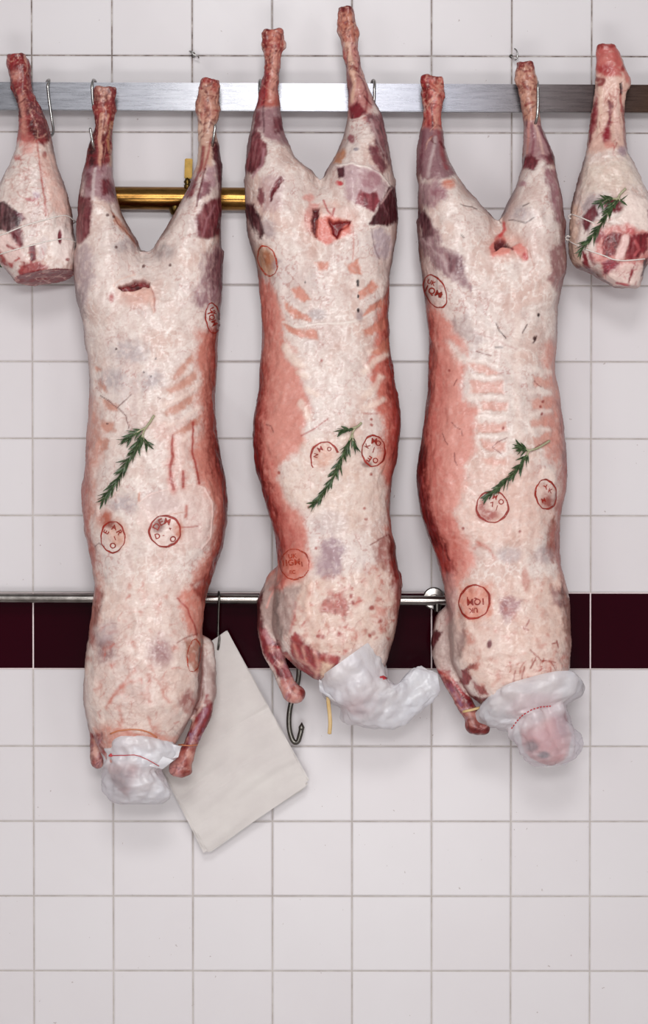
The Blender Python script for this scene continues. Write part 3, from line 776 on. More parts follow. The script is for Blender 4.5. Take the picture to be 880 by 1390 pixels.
    p.ell(90 + 180 / 3.52, 460 + 860 / 3.52, 9, 11, (176, 78, 44), .8, .6, 5, .4); p.ell(90 + 250 / 3.52, 460 + 930 / 3.52, 13, 18, (206, 140, 110), .5); p.ell(90 + 535 / 3.52, 460 + 915 / 3.52, 6, 12, (186, 88, 40), .7, .6, 4)
    p.ell(90 + 440 / 3.52, 460 + 890 / 3.52, 9, 8, (110, 28, 18), .7, .5, 4, .5); p.ell(90 + 210 / 3.52, 460 + 890 / 3.52, 7, 5, (130, 40, 18), .7, .5, 4, .5)
    # veins
    for q in ([(165, 270), (205, 300), (245, 330), (275, 300), (308, 268)], [(250, 330), (285, 370), (300, 430)], [(140, 990), (160, 975), (185, 990)], [(440, 280), (455, 290)]): p.stroke(z4(q), 1.3, (104, 46, 44), .8, .7, 2, .3)
    for x, y in ((370, 160), (405, 180), (428, 95), (240, 48), (195, 405)): p.ell(90 + x / 3.52, 460 + y / 3.52, 1.5, 1.3, (70, 30, 28), .9, .4, 0, 0)
    # pelvis: hole, flap, seams
    p.ell(186, 400, 26, 16, (222, 176, 162), .7, .5, 5, .3)
    p.poly(z1([(428, 1040), (460, 1028), (490, 1010), (520, 1012), (542, 1022), (540, 1040), (520, 1036), (497, 1046), (470, 1056), (445, 1052)]), (138, 26, 30), 1, 1.5, 2, .15, h=-9)
    p.poly(z1([(455, 1030), (490, 1022), (520, 1030), (490, 1040)]), (92, 12, 20), .8, 2, 2, .2)
    p.poly(z1([(450, 1060), (500, 1050), (545, 1045), (560, 1080), (555, 1130), (540, 1090), (500, 1070)]), (226, 184, 170), .8, 2, 3, .3, h=1.5)
    p.stroke(z1([(545, 1040), (560, 1070), (560, 1125)]), 1.4, (176, 96, 84), .7); p.ell(151, 404, 4, 6, (170, 44, 40), .8, .6, 3, .3)
    p.stroke(z1([(425, 1050), (410, 1030), (440, 1010), (490, 995)]), 2, (226, 190, 176), .6)
    p.ell(168, 335, 16, 9, (168, 156, 158), .6, .6, 6, .4); p.ell(222, 342, 16, 10, (170, 158, 158), .6, .6, 6, .4)
    p.stroke(z1([(505, 885), (515, 930), (510, 985)]), 4, (236, 222, 214), .5, 2, 2, .3, h=-2)
    # left hind leg
    p.poly([(120, 100), (165, 100), (158, 165), (154, 215), (140, 236), (112, 236), (104, 204), (124, 176)], (140, 36, 42), .95, 4, 4, .1)
    p.ell(139, 126, 9, 12, (212, 168, 150), .75, .5, 3, .3); p.ell(141, 150, 12, 9, (186, 92, 78), .6, .5, 3, .3)
    p.stroke([(138, 156), (137, 175), (136, 200), (136, 228)], [7, 6, 6, 5], (206, 158, 138), .9, 1.2, 2, .2, h=1); p.stroke([(147, 156), (144, 170), (142, 182)], 4, (200, 150, 126), .8)
    p.stroke([(151, 165), (148, 190), (151, 225)], 4, (196, 150, 110), .7); p.stroke([(129, 160), (128, 190), (129, 235)], 3.5, (96, 16, 28), .8); p.stroke([(141, 180), (142, 205), (140, 228)], 3.5, (104, 20, 30), .8)
    p.poly(z1([(322, 510), (345, 520), (335, 600), (318, 640), (318, 560)]), (70, 14, 24), .8, 2, 3, .2)
    p.poly(z1([(300, 610), (340, 600), (410, 600), (418, 660), (415, 740), (330, 710), (295, 740)]), (170, 134, 140), .9, 4, 5, .2)
    p.poly(z1([(290, 710), (325, 712), (335, 780), (322, 850), (300, 880), (274, 880), (270, 780)]), MUSC, .95, 3, 4, .15, .2)
    p.poly(z1([(360, 652), (395, 648), (418, 690), (420, 735), (395, 700), (368, 708)]), MUSC, .95, 3, 3, .15)
    p.poly(z1([(318, 620), (345, 640), (340, 700), (312, 680)]), (120, 44, 60), .7, 3, 4, .3)
    p.stroke(z1([(345, 610), (340, 660), (335, 720)]), 4, (214, 196, 194), .8, 1.5, 2, .2)
    p.poly(z1([(405, 770), (430, 790), (470, 850), (500, 890), (470, 870), (440, 835), (410, 800)]), (190, 120, 90), .7, 2, 3, .3); p.stroke(z1([(400, 765), (420, 800), (460, 850), (500, 890)]), 1.4, (150, 74, 50), .8)
    p.poly(z1([(270, 900), (310, 880), (335, 960), (330, 1060), (300, 1120), (272, 1060)]), (180, 158, 162), .75, 8, 8, .4)
    p.poly(z1([(268, 1040), (300, 1060), (310, 1150), (300, 1220), (268, 1110)]), (140, 116, 116), .7, 6, 5, .3)
    # right hind leg
    p.poly([(270, 100), (302, 100), (302, 140), (292, 168), (270, 168), (262, 140)], (190, 134, 116), .95, 4, 4, .15)
    p.poly([(270, 98), (302, 98), (300, 116), (292, 112), (274, 114)], (162, 58, 52), .9, 3, 3, .2); p.ell(292, 120, 5, 8, (176, 74, 66), .6)
    p.poly([(266, 165), (292, 165), (296, 200), (284, 225), (262, 235), (264, 200)], (206, 168, 150), .9, 4, 4, .15)
    p.stroke([(272, 150), (271, 190), (268, 225)], 3.5, (226, 196, 176), .8); p.stroke([(280, 160), (277, 180)], 2.5, (150, 84, 70), .7); p.stroke([(276, 200), (273, 222), (266, 244)], 5, (150, 48, 54), .8, 2)
    p.stroke([(287, 190), (281, 215), (272, 240)], 3, (160, 60, 62), .7)
    p.poly(z1([(770, 500), (800, 540), (810, 640), (800, 690), (780, 620), (768, 560)]), (98, 24, 42), .95, 3, 3, .15)
    p.poly(z1([(745, 600), (775, 600), (790, 680), (760, 690), (720, 720)]), (176, 140, 148), .8, 4, 4, .3)
    p.poly(z1([(735, 660), (765, 650), (760, 700), (725, 720)]), (140, 76, 88), .7, 3, 3, .3)
    p.poly(z1([(700, 645), (716, 670), (700, 715), (668, 715), (685, 665)]), (132, 40, 54), .9, 3, 3, .2)
    p.stroke(z1([(742, 610), (725, 690), (712, 745)]), 2.4, (110, 34, 40), .85, .9, 1.5)
    p.poly(z1([(705, 790), (740, 735), (775, 718), (815, 712), (815, 850), (760, 862), (715, 858)]), MUSC, .95, 3, 3, .1, .3)
    p.stroke(z1([(735, 850), (750, 790), (780, 745)]), 3, (190, 140, 146), .6, 2); p.stroke(z1([(708, 800), (712, 850)]), 3, (206, 180, 180), .6)
    p.poly(z1([(740, 920), (775, 890), (815, 870), (815, 1100), (730, 1115), (688, 1095), (715, 1040)]), (150, 108, 118), .8, 7, 9, .35, .2)
    p.poly(z1([(760, 960), (790, 900), (815, 900), (815, 1060), (770, 1050)]), (112, 62, 72), .65, 6, 8, .4)
    p.stroke(z1([(690, 880), (740, 930), (735, 990), (690, 1060)]), 4, (230, 214, 208), .6, 3, 5, .3)
    for x, y in ((388, 780), (410, 785), (420, 895), (520, 965), (616, 960)): p.ell(x / 2.667, y / 2.667, 2, 2, (90, 40, 36), .8, .4, 1, 0)
    # lower chest and shoulder
    low = z5([(150, 40), (500, 20), (500, 300), (440, 510), (170, 500), (130, 320)])
    p.poly(low, (222, 194, 182), .5, 14, 8, .4)
    p.poly(z5([(160, 30), (185, 60), (165, 200), (150, 230), (140, 150)]), (168, 84, 70), .75, 4, 5, .25); p.poly(z5([(418, 70), (470, 30), (530, 0), (540, 60), (500, 150), (502, 200), (450, 180), (430, 110)]), (206, 122, 104), .75, 6, 6, .25); p.poly(z5([(465, 30), (540, -20), (530, 60), (500, 90)]), (156, 62, 52), .7, 5, 5, .2)
    for (x, y, rx, ry, c) in ((192, 230, 14, 19, (150, 116, 118)), (365, 240, 15, 18, (164, 124, 126)), (455, 395, 14, 12, (160, 96, 92)), (200, 180, 14, 14, (196, 176, 176))): p.ell(60 + x / 2.316, 780 + y / 2.316, rx, ry, c, .8, .6, 7, .4)
    p.stroke(z5([(420, 75), (450, 110), (470, 160), (478, 190)]), 2, (168, 52, 44), .8); p.stroke(z5([(415, 215), (440, 200), (480, 185)]), 1.6, (140, 70, 60), .8)
    p.poly(z5([(445, 210), (480, 195), (500, 220), (490, 310), (470, 310), (450, 270)]), (176, 110, 84), .7, 3, 3, .4)
    for q in ([(230, 360), (290, 300)], [(200, 410), (240, 350), (300, 330)], [(350, 330), (390, 400)], [(240, 430), (250, 470)], [(330, 450), (345, 490)], [(205, 400), (230, 370)]): p.stroke(z5(q), 4, (196, 112, 96), .55, 3, 5, .4)
    p.blotch(low, 90, (196, 120, 106), .45, 12); p.blotch(low, 40, (244, 230, 222), .5, 13)
    p.veins(low, 46, (150, 70, 62), .4, (.6, 1.2), seed=11); p.veins(low, 40, (196, 110, 98), .5, (1.5, 3), (6, 18), 12)
    p.poly(z5([(150, 480), (200, 470), (300, 490), (350, 500), (440, 520), (430, 560), (160, 560)]), (206, 140, 124), .7, 6, 6, .3); p.poly(z5([(140, 500), (185, 500), (190, 560), (180, 640), (130, 640)]), (150, 62, 56), .8, 4, 4, .2)
    # shoulder + foreleg
    p.poly(z5([(498, 250), (545, 300), (560, 400), (525, 430), (470, 480), (488, 380)]), (186, 160, 154), .8, 4, 6, .3)
    p.stroke(z5([(496, 230), (496, 300), (492, 380), (470, 440)]), 5, (122, 62, 56), .8, 2.4, 3, .2, h=-2)
    p.stroke(z5([(530, 310), (536, 380), (520, 425)]), 5, (150, 120, 116), .6, 3)
    p.poly(z5([(530, 400), (530, 440), (500, 500), (470, 560), (430, 560), (445, 500), (480, 440)]), (138, 36, 46), .95, 3, 4, .1); p.stroke(z5([(510, 425), (480, 480), (455, 530)]), 5, (170, 124, 140), .8, 2); p.stroke(z5([(525, 430), (495, 500), (470, 550)]), 3, (112, 22, 34), .8); p.stroke(z5([(500, 410), (470, 450), (455, 490)]), 3, (226, 190, 178), .8)
    p.poly(z5([(430, 555), (480, 545), (490, 590), (480, 640), (395, 640), (400, 600)]), (172, 92, 78), .9, 4, 4, .25); p.poly(z5([(395, 610), (470, 612), (470, 650), (390, 650)]), (140, 52, 44), .7, 3, 4, .3)
    # head in the bag
    p.poly([(130, 1022), (245, 1022), (245, 1100), (130, 1100)], (206, 150, 144), .9, 4, 5, .2); p.ell(165, 1058, 18, 14, (120, 92, 100), .8, .6, 5, .3); p.ell(200, 1082, 24, 14, (150, 128, 140), .8, .6, 5, .3)
    foreleg(p, [(288, 930), (276, 990), (265, 1046), (236, 1050), (246, 1010), (268, 960)], 2.0, 71); foreleg(p, [(126, 1000), (140, 1000), (140, 1042), (124, 1036)], 1.57, 76)
    bone_end(p, [(126, 112), (158, 112), (156, 220), (128, 220)], 215, 61); bone_end(p, [(268, 104), (300, 104), (294, 180), (270, 200)], 160, 62)
rootA = empty('lamb_carcass', W(200, 118, 60), 'hanging lamb carcass with red blood drips, leftmost of the three carcasses', 'lamb carcass', 'whole lamb carcasses hung on the rail')
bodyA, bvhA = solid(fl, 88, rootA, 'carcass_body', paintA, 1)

# ================================================================ MIDDLE CARCASS
fl = Field((318, 566), (0, 1012), (4, 182), H)
BL = [(358, 40), (356, 62), (359, 79), (359, 97), (353, 124), (347, 148), (341, 173), (336, 197), (334, 228), (333.5, 259), (336, 293), (340, 325), (347, 352), (351, 376), (354, 414), (356, 449), (357, 470), (355, 490), (351, 534), (345, 569), (343, 596), (345, 625), (352, 652), (361, 682), (370, 711), (376, 735), (378, 755), (378, 780), (372, 800), (370, 850), (384, 885), (408, 908), (432, 922), (446, 930)]
BR = [(480, 9), (486, 41), (485, 55), (486, 72), (493, 97), (500, 121), (508, 138), (516, 152), (523, 179), (528, 207), (532, 235), (536, 266), (538, 297), (537, 324), (533, 352), (530, 376), (528, 404), (527, 438), (529, 460), (532, 490), (538, 528), (543, 558), (543.6, 584), (540, 614), (534, 643), (529, 673), (528, 696), (531, 723), (537, 744), (540, 767), (544, 787), (543, 814), (540, 835), (534, 862), (526, 886), (519, 905), (508, 930)]
fl.slices([a for a in BL if a[1] < 380], [(384, 40), (386, 62), (381, 79), (379, 97), (378, 124), (380, 148), (385, 176), (392, 197), (402, 216), (414, 226), (428, 237), (434, 260), (430, 310), (412, 374)],
          [(40, 82), (150, 84), (230, 92), (376, 88)], [(40, 13), (62, 14), (90, 11), (125, 17), (160, 26), (200, 42), (250, 56), (310, 62), (374, 40)], 0, 2.1, tuck=-1)
fl.slices([(460, 9), (458, 41), (462, 55), (467, 72), (470, 97), (472, 121), (473, 138), (473, 155), (470, 173), (464, 193), (456, 211), (450, 221), (441, 235), (436, 260), (440, 310), (458, 374)], [a for a in BR if a[1] < 380],
          [(9, 82), (130, 84), (230, 92), (376, 88)], [(9, 12), (41, 14), (72, 11), (110, 18), (150, 26), (200, 42), (250, 56), (310, 62), (374, 40)], 4, 2.1, tuck=1)
fl.slices([(x + 3.4 * min(1, max(0, (395 - y) / 75)) + 12 * max(0, 1 - (y - 247) / 70) ** 2, y) for x, y in BL if y > 240], [(x - 3.4 * min(1, max(0, (395 - y) / 75)) - 12 * max(0, 1 - (y - 247) / 70) ** 2, y) for x, y in BR if y > 240],
          [(236, 90), (380, 86), (560, 86), (700, 90), (812, 101), (930, 104)], [(247, 16), (268, 40), (300, 58), (340, 64), (400, 62), (500, 66), (585, 72), (680, 64), (740, 60), (812, 56), (870, 58), (905, 46), (930, 34)], 10, 2.35, y0=247)
for q in ((363, 46, 88, 6), (379, 45, 86, 6), (360, 62, 84, 5), (383, 60, 84, 5), (465, 18, 86, 6.5), (476, 16, 84, 5.5), (463, 42, 84, 5), (481, 40, 84, 5)): fl.chain([q, (q[0] + .5, q[1] + 3, q[2], q[3])], 3)
fl.chain([(384, 790, 86, 22), (368, 820, 84, 20), (364, 850, 84, 15), (370, 882, 88, 13.5), (381, 908, 94, 11), (391, 930, 98, 10.5), (398, 940, 98, 13), (402, 942, 98, 13)], 7)
fl.chain([(480, 900, 104, 40), (487, 938, 106, 28), (491, 952, 108, 20)], 12)
fl.chain([(536, 782, 92, 9), (541, 794, 92, 6)], 4)
def paintB(p):
    base(p, .55, .3)
    # red flanks
    p.poly(z2([(100, 1080), (195, 1115), (232, 1175), (250, 1260), (240, 1330), (290, 1390)]) + z6([(225, 0), (235, 90), (300, 140), (315, 210), (340, 290), (352, 330), (322, 380), (300, 420), (325, 470), (290, 520), (205, 585), (190, 640), (240, 745), (300, 800), (322, 830), (328, 900), (318, 970), (350, 1040), (300, 1110), (190, 1160), (100, 1100), (20, 500), (60, 0)]), (216, 150, 137), .95, 6, 5, .1)
    p.poly(z2([(100, 1080), (170, 1110), (205, 1240), (215, 1390)]) + z6([(140, 0), (170, 150), (150, 330), (130, 450), (170, 600), (210, 760), (280, 860), (290, 960), (250, 1000), (190, 1040), (40, 700), (40, 300), (90, 0)]), (188, 98, 88), .8, 14, 8, .2, .25)
    p.poly(z6([(100, -120), (130, 200), (108, 420), (130, 600), (190, 800), (225, 960), (180, 1060), (60, 760), (30, 400), (60, -100)]), (150, 44, 40), .85, 8, 5, .1)
    p.poly(z6([(100, 380), (105, 560), (150, 700), (130, 760), (40, 600), (40, 380)]), (116, 28, 30), .6, 6, 4, .1)
    p.poly(z2([(650, 1100), (640, 1180), (600, 1300), (610, 1390)]) + z6([(640, 20), (600, 120), (625, 200), (655, 260), (625, 310), (680, 350), (690, 460), (650, 560), (690, 660), (700, 800), (690, 880), (730, 960), (760, 1100), (800, 700), (800, 300), (740, 0)]) + z2([(700, 1390), (700, 1100)]), (206, 116, 100), .9, 6, 6, .15)
    p.poly(z2([(655, 1150), (640, 1390)]) + z6([(680, 100), (710, 300), (712, 520), (700, 680), (712, 860), (740, 1000), (730, 1100), (800, 1100), (800, 300), (740, 0)]) + z2([(700, 1300), (690, 1150)]), (158, 54, 48), .85, 8, 5, .15)
    # ribs: pale bars in the pink
    for q, w in (([(225, 40), (250, 85), (300, 115)], 9), ([(290, 150), (330, 175)], 7), ([(300, 290), (345, 360)], 9), ([(335, 230), (370, 250)], 8), ([(690, 70), (640, 100), (590, 150)], 9), ([(665, 180), (640, 230), (590, 260)], 9), ([(680, 270), (640, 300), (590, 320)], 8), ([(650, 50), (620, 60)], 8)): p.stroke(z6(q), w, (236, 214, 202), .85, 3, 5, .3, h=.7)
    for q in ([(275, 1140), (310, 1125), (355, 1178), (330, 1186), (290, 1170)], [(250, 1182), (290, 1212), (350, 1250), (350, 1265), (290, 1252), (255, 1215)], [(245, 1262), (300, 1290), (380, 1300), (380, 1335), (320, 1330), (262, 1300)], [(540, 1150), (600, 1105), (622, 1130), (560, 1180), (545, 1180)], [(555, 1240), (600, 1195), (640, 1172), (640, 1210), (560, 1250)], [(555, 1300), (610, 1270), (650, 1250), (650, 1290), (570, 1325)], [(590, 1390), (640, 1340), (660, 1330), (660, 1390)], [(370, 1030), (420, 1030), (420, 1065), (385, 1068)], [(490, 1040), (540, 1020), (560, 1080), (510, 1075)]):
        p.poly(z2(q), (210, 140, 120), .85, 2.5, 3, .25, h=-1)
    p.stroke(z2([(245, 1265), (300, 1285), (390, 1275), (470, 1272), (540, 1260), (600, 1230)]), 2.5, (238, 226, 218), .8, 1.5, 2, .2, h=1)
    p.ell(300 + 380 / 2.896, 1235 / 2.896, 12, 8, (180, 166, 166), .7); p.ell(300 + 545 / 2.896, 1240 / 2.896, 5, 8, (170, 150, 152), .7)
    for x, y, r in ((537, 1108, 2), (538, 1120, 1.6), (540, 1165, 1.5), (540, 1220, 1.8), (515, 680, 1.5), (332, 1110, 1)): p.ell(300 + x / 2.896, y / 2.896, r, r * 1.6, (44, 18, 18), .95, .35, 0, 0)
    p.poly(z6([(320, 470), (520, 400), (690, 560), (690, 800), (520, 900), (330, 800), (240, 740), (195, 640), (300, 540)]), (226, 200, 184), .4, 10, 8, .4)
    # left hind leg
    p.poly(z2([(155, 90), (255, 90), (255, 200), (240, 260), (235, 420), (130, 440), (150, 350), (165, 230)]), (182, 96, 82), .95, 4, 4, .15)
    p.poly(z2([(160, 90), (190, 110), (185, 180), (165, 200), (150, 180)]), (136, 30, 32), .9, 3, 3, .2); p.ell(300 + 205 / 2.896, 140 / 2.896, 8, 8, (196, 122, 104), .8); p.ell(300 + 230 / 2.896, 185 / 2.896, 6, 7, (150, 50, 46), .7)
    p.poly(z2([(160, 270), (195, 280), (190, 360), (170, 420), (140, 430), (150, 350)]), (168, 34, 46), .9, 3, 4, .15); p.stroke(z2([(210, 210), (208, 300), (200, 390)]), 8, (214, 160, 146), .8, 2, 2, .2, h=.8)
    p.stroke(z2([(180, 250), (178, 330), (168, 410)]), 2, (112, 16, 28), .7)
    p.poly(z2([(138, 430), (235, 420), (255, 520), (270, 580), (220, 560), (150, 520), (110, 540)]), (160, 118, 124), .9, 4, 5, .2)
    p.poly(z2([(205, 462), (235, 458), (250, 500), (222, 528), (205, 500)]), (122, 44, 56), .8, 3, 3, .2); p.poly(z2([(140, 440), (160, 440), (150, 500), (120, 520)]), (130, 54, 66), .8, 3, 3, .2); p.stroke(z2([(170, 420), (168, 470), (170, 520)]), 2, (84, 30, 44), .8)
    p.poly(z2([(95, 560), (120, 525), (150, 518), (178, 570), (172, 640), (130, 690), (95, 680)]), MUSC, .95, 3, 4, .1, .2); p.stroke(z2([(165, 590), (160, 650), (125, 700)]), 4, (196, 150, 156), .7, 2)
    p.poly(z2([(160, 700), (240, 690), (250, 760), (230, 830), (170, 830), (150, 770)]), (186, 152, 154), .6, 5, 6, .3)
    p.poly(z2([(150, 745), (165, 735), (172, 790), (160, 810), (148, 785)]), (150, 80, 86), .9, 2, 2, .2); p.poly(z2([(232, 692), (245, 705), (215, 760), (195, 792), (190, 770), (215, 715)]), (128, 30, 46), 1, 1.5, 2, .1, h=-1.5)
    p.poly(z2([(95, 800), (130, 800), (158, 860), (165, 915), (150, 940), (110, 870)]), (86, 22, 36), .95, 3, 4, .1, .2); p.poly(z2([(155, 870), (190, 860), (220, 890), (215, 930), (180, 940)]), (176, 156, 158), .7, 5, 5, .3)
    p.ell(362, 354, 13, 21, (196, 152, 122), .8, .4, 3, .2, -.35); p.ell(364, 352, 7, 11, (176, 110, 76), .8, .6, 4, .4, -.35); p.poly(z2([(215, 1010), (240, 1030), (225, 1060), (205, 1050)]), (160, 134, 140), .6)
    # right hind leg
    p.poly(z2([(455, 10), (545, 10), (545, 130), (530, 170), (475, 170), (450, 120)]), (188, 118, 100), .95, 4, 3, .15); p.poly(z2([(455, 10), (540, 10), (535, 45), (500, 40), (465, 50)]), (140, 44, 42), .9, 3, 3, .2); p.ell(300 + 500 / 2.896, 85 / 2.896, 9, 12, (190, 126, 104), .8)
    p.poly(z2([(465, 170), (545, 170), (570, 290), (600, 400), (580, 470), (495, 470), (505, 360)]), (190, 130, 124), .95, 4, 4, .15)
    p.stroke(z2([(500, 175), (515, 260), (525, 330), (520, 400)]), [8, 7, 5, 4], (220, 182, 162), .9, 2, 2, .2, h=1); p.stroke(z2([(540, 200), (545, 290), (575, 370), (570, 440)]), 3, (140, 48, 54), .8); p.stroke(z2([(480, 200), (500, 300), (505, 380)]), 4, (156, 66, 62), .7); p.stroke(z2([(560, 280), (590, 380)]), 4, (206, 168, 158), .7)
    p.poly(z2([(505, 425), (535, 400), (570, 440), (545, 470), (512, 470)]), (132, 26, 44), .95, 2.5, 3, .1); p.stroke(z2([(510, 470), (545, 468), (580, 450)]), 2, (236, 220, 212), .8)
    p.poly(z2([(575, 450), (630, 440), (660, 560), (655, 650), (620, 590), (595, 530)]), (142, 78, 88), .85, 4, 5, .2); p.poly(z2([(588, 570), (620, 580), (650, 660), (632, 690), (600, 640)]), (140, 62, 76), .9, 3, 3, .15, .2); p.stroke(z2([(590, 470), (610, 540), (640, 600)]), 3, (206, 180, 178), .6)
    p.ell(300 + 512 / 2.896, 545 / 2.896, 6, 6, (150, 78, 86), .9, .4); p.ell(300 + 537 / 2.896, 587 / 2.896, 4, 2.5, (140, 130, 140), .8)
    p.poly(z2([(450, 600), (480, 585), (492, 605), (470, 640), (440, 640)]), (206, 136, 92), .8, 3, 3, .2)
    p.poly(z2([(455, 655), (520, 645), (600, 660), (660, 730), (640, 790), (600, 835), (530, 800), (490, 770), (480, 700)]), (196, 166, 170), .85, 4, 4, .25); p.stroke(z2([(450, 650), (520, 645), (580, 655), (640, 700), (670, 745)]), 2, (240, 228, 220), .9, 1, 2, .1, h=1)
    p.poly(z2([(530, 800), (545, 745), (590, 760), (615, 750), (625, 790), (600, 835)]), (152, 48, 62), .9, 2, 3, .15, .2); p.poly(z2([(455, 660), (485, 655), (482, 695), (462, 700)]), (88, 20, 36), .95, 1.5, 2, .1); p.poly(z2([(545, 680), (600, 670), (640, 720), (600, 740), (560, 720)]), (158, 100, 110), .6, 4, 5, .3); p.ell(300 + 470 / 2.896, 722 / 2.896, 3, 3, (190, 50, 60), .8)
    p.poly(z2([(668, 735), (700, 740), (700, 860), (660, 890), (620, 885), (580, 885), (600, 850), (625, 800)]), (88, 18, 34), 1, 2, 4, .08, .15); p.stroke(z2([(630, 800), (650, 770), (672, 740)]), 2, (226, 190, 186), .7)
    p.poly(z2([(590, 910), (640, 895), (668, 950), (645, 1015), (612, 1005)]), (190, 172, 178), .8, 4, 5, .3); p.stroke(z2([(592, 905), (600, 960), (625, 1015)]), 1.4, (130, 100, 104), .8)
    # pelvis opening
    p.ell(300 + 425 / 2.896, 870 / 2.896, 34, 22, (226, 172, 158), .7, .5, 5, .3)
    p.poly(z2([(345, 790), (390, 800), (380, 860), (378, 935), (350, 900), (330, 850)]), (214, 152, 144), .8, 2, 3, .2); p.poly(z2([(362, 815), (388, 815), (378, 870), (378, 938), (362, 905), (358, 850)]), (104, 28, 38), 1, 1.5, 2, .1, h=-7)
    p.poly(z2([(395, 820), (430, 815), (495, 815), (500, 860), (460, 850), (430, 850), (400, 850)]), (232, 208, 200), .9, 2, 3, .2, h=1)
    p.poly(z2([(375, 860), (420, 850), (515, 870), (512, 920), (455, 935), (420, 960), (380, 940)]), (216, 122, 110), .85, 3, 4, .2)
    p.poly(z2([(425, 862), (445, 875), (470, 868), (512, 868), (500, 890), (470, 905), (458, 932), (440, 918), (430, 890)]), (158, 20, 36), 1, 2, 2.5, .1, h=-8); p.stroke(z2([(405, 790), (420, 830), (440, 850), (445, 820)]), 2.5, (176, 50, 52), .8); p.stroke(z2([(330, 850), (335, 890), (360, 930)]), 1.4, (170, 60, 60), .7); p.stroke(z2([(518, 880), (522, 960), (516, 1020)]), 1.4, (196, 110, 96), .7); p.ell(300 + 490 / 2.896, 895 / 2.896, 5, 5, (222, 130, 116), .9)
    p.stroke(z2([(380, 690), (395, 720), (380, 760)]), 3, (238, 226, 218), .5, 2, 2, .3, h=-2); p.ell(300 + 345 / 2.896, 775 / 2.896, 8, 5, (214, 140, 130), .6); p.ell(300 + 465 / 2.896, 722 / 2.896, 4, 3, (200, 60, 66), .6)
    # back lower half
    p.poly(z6([(400, 930), (445, 900), (490, 960), (490, 1060), (470, 1110), (430, 1120), (395, 1090), (380, 1010)]), (160, 126, 136), .8, 6, 7, .35); p.poly(z6([(360, 1000), (400, 960), (410, 1090), (370, 1080)]), (186, 160, 164), .6, 5, 6, .3)
    p.ell(320 + 430 / 3.385, 460 + 840 / 3.385, 24, 16, (196, 178, 176), .5)
    p.poly(z6([(640, 940), (690, 895), (730, 930), (755, 1050), (720, 1120), (650, 1040)]), (158, 92, 84), .8, 6, 7, .3, .2); p.poly(z6([(700, 920), (740, 940), (760, 1080), (720, 1130), (705, 1020)]), (140, 44, 34), .8, 4, 5, .25); p.stroke(z6([(620, 950), (660, 920), (700, 905), (735, 950)]), 1.4, (130, 50, 40), .8)
    p.stroke(z6([(300, 445), (350, 420), (410, 380), (425, 370)]), 1.6, (170, 62, 56), .8); p.stroke(z6([(590, 345), (650, 342)]), 1.6, (176, 80, 70), .7); p.stroke(z6([(140, 390), (165, 400), (172, 425)]), 1.2, (110, 36, 36), .8)
    for x, y in ((625, 370), (625, 395), (620, 620), (600, 830), (480, 600), (200, 615), (335, 775), (590, 780), (370, 960), (395, 100)): p.ell(320 + x / 3.385, 460 + y / 3.385, 2, 2, (160, 60, 44), .8, .5, 2, .2)
    p.ell(320 + 400 / 3.385, 460 + 540 / 3.385, 16, 16, (214, 150, 124), .5, .6, 5, .4); p.ell(320 + 665 / 3.385, 460 + 480 / 3.385, 8, 12, (190, 86, 56), .6, .6, 5, .4); p.ell(320 + 275 / 3.385, 460 + 1035 / 3.385, 17, 19, (206, 120, 98), .6, .5, 3, .3); p.ell(320 + 600 / 3.385, 460 + 575 / 3.385, 7, 5, (110, 30, 20), .7, .5, 3, .4)
    # lower chest
    low = z7([(170, 100), (560, 20), (620, 160), (590, 320), (540, 320), (400, 380), (300, 450), (180, 320)])
    p.poly(low, (222, 192, 176), .6, 10, 8, .3); p.poly(z7([(570, 0), (640, 0), (640, 160), (610, 260), (590, 200), (600, 100)]), (156, 50, 42), .75, 6, 8, .3, .2)
    p.poly(z7([(350, 130), (390, 120), (415, 190), (410, 235), (370, 215), (310, 210)]), (176, 70, 58), .75, 4, 8, .5); p.poly(z7([(520, 180), (570, 190), (580, 240), (540, 220)]), (190, 90, 76), .5, 4, 7, .5)
    p.poly(z7([(180, 310), (210, 290), (250, 340), (300, 370), (390, 380), (370, 430), (310, 480), (240, 440), (190, 380)]), (156, 36, 50), .9, 3, 7, .25)
    for q in ([(215, 395), (260, 420), (300, 450)], [(240, 350), (250, 400)], [(280, 370), (300, 420), (290, 460)], [(330, 385), (340, 420)], [(200, 340), (215, 380)]): p.stroke(z7(q), 5, (226, 180, 166), .7, 2.5, 4, .3, h=.8)
    p.poly(z7([(305, 400), (355, 410), (350, 450), (310, 470)]), (232, 208, 186), .8, 3, 4, .2)
    p.stroke(z7([(270, 100), (255, 160), (262, 220)]), 8, (230, 196, 182), .7, 3, 3, .2, h=1.2); p.stroke(z7([(205, 170), (200, 230), (185, 280)]), 5, (200, 90, 86), .6, 3)
    p.blotch(low, 110, (190, 96, 84), .5, 22); p.blotch(low, 50, (240, 222, 212), .5, 23)
    p.veins(low, 50, (150, 60, 54), .42, (.6, 1.2), seed=21); p.veins(low, 34, (176, 60, 50), .6, (1.5, 3.5), (4, 12), 22)
    for x, y in ((300, 305), (320, 310), (385, 300), (505, 300), (520, 290), (440, 170), (515, 195), (545, 240), (430, 145)): p.ell(330 + x / 2.933, 760 + y / 2.933, 3, 3, (158, 48, 42), .8, .6, 4, .4)
    # shoulder and foreleg
    p.poly(z7([(130, 40), (150, 110), (190, 90), (230, 110), (180, 280), (150, 330), (90, 270), (60, 220), (50, 140)]), (176, 152, 146), .85, 4, 6, .3, .2); p.poly(z7([(40, 130), (75, 130), (70, 200), (85, 280), (60, 290), (40, 210)]), (104, 28, 34), .9, 3, 4, .15)
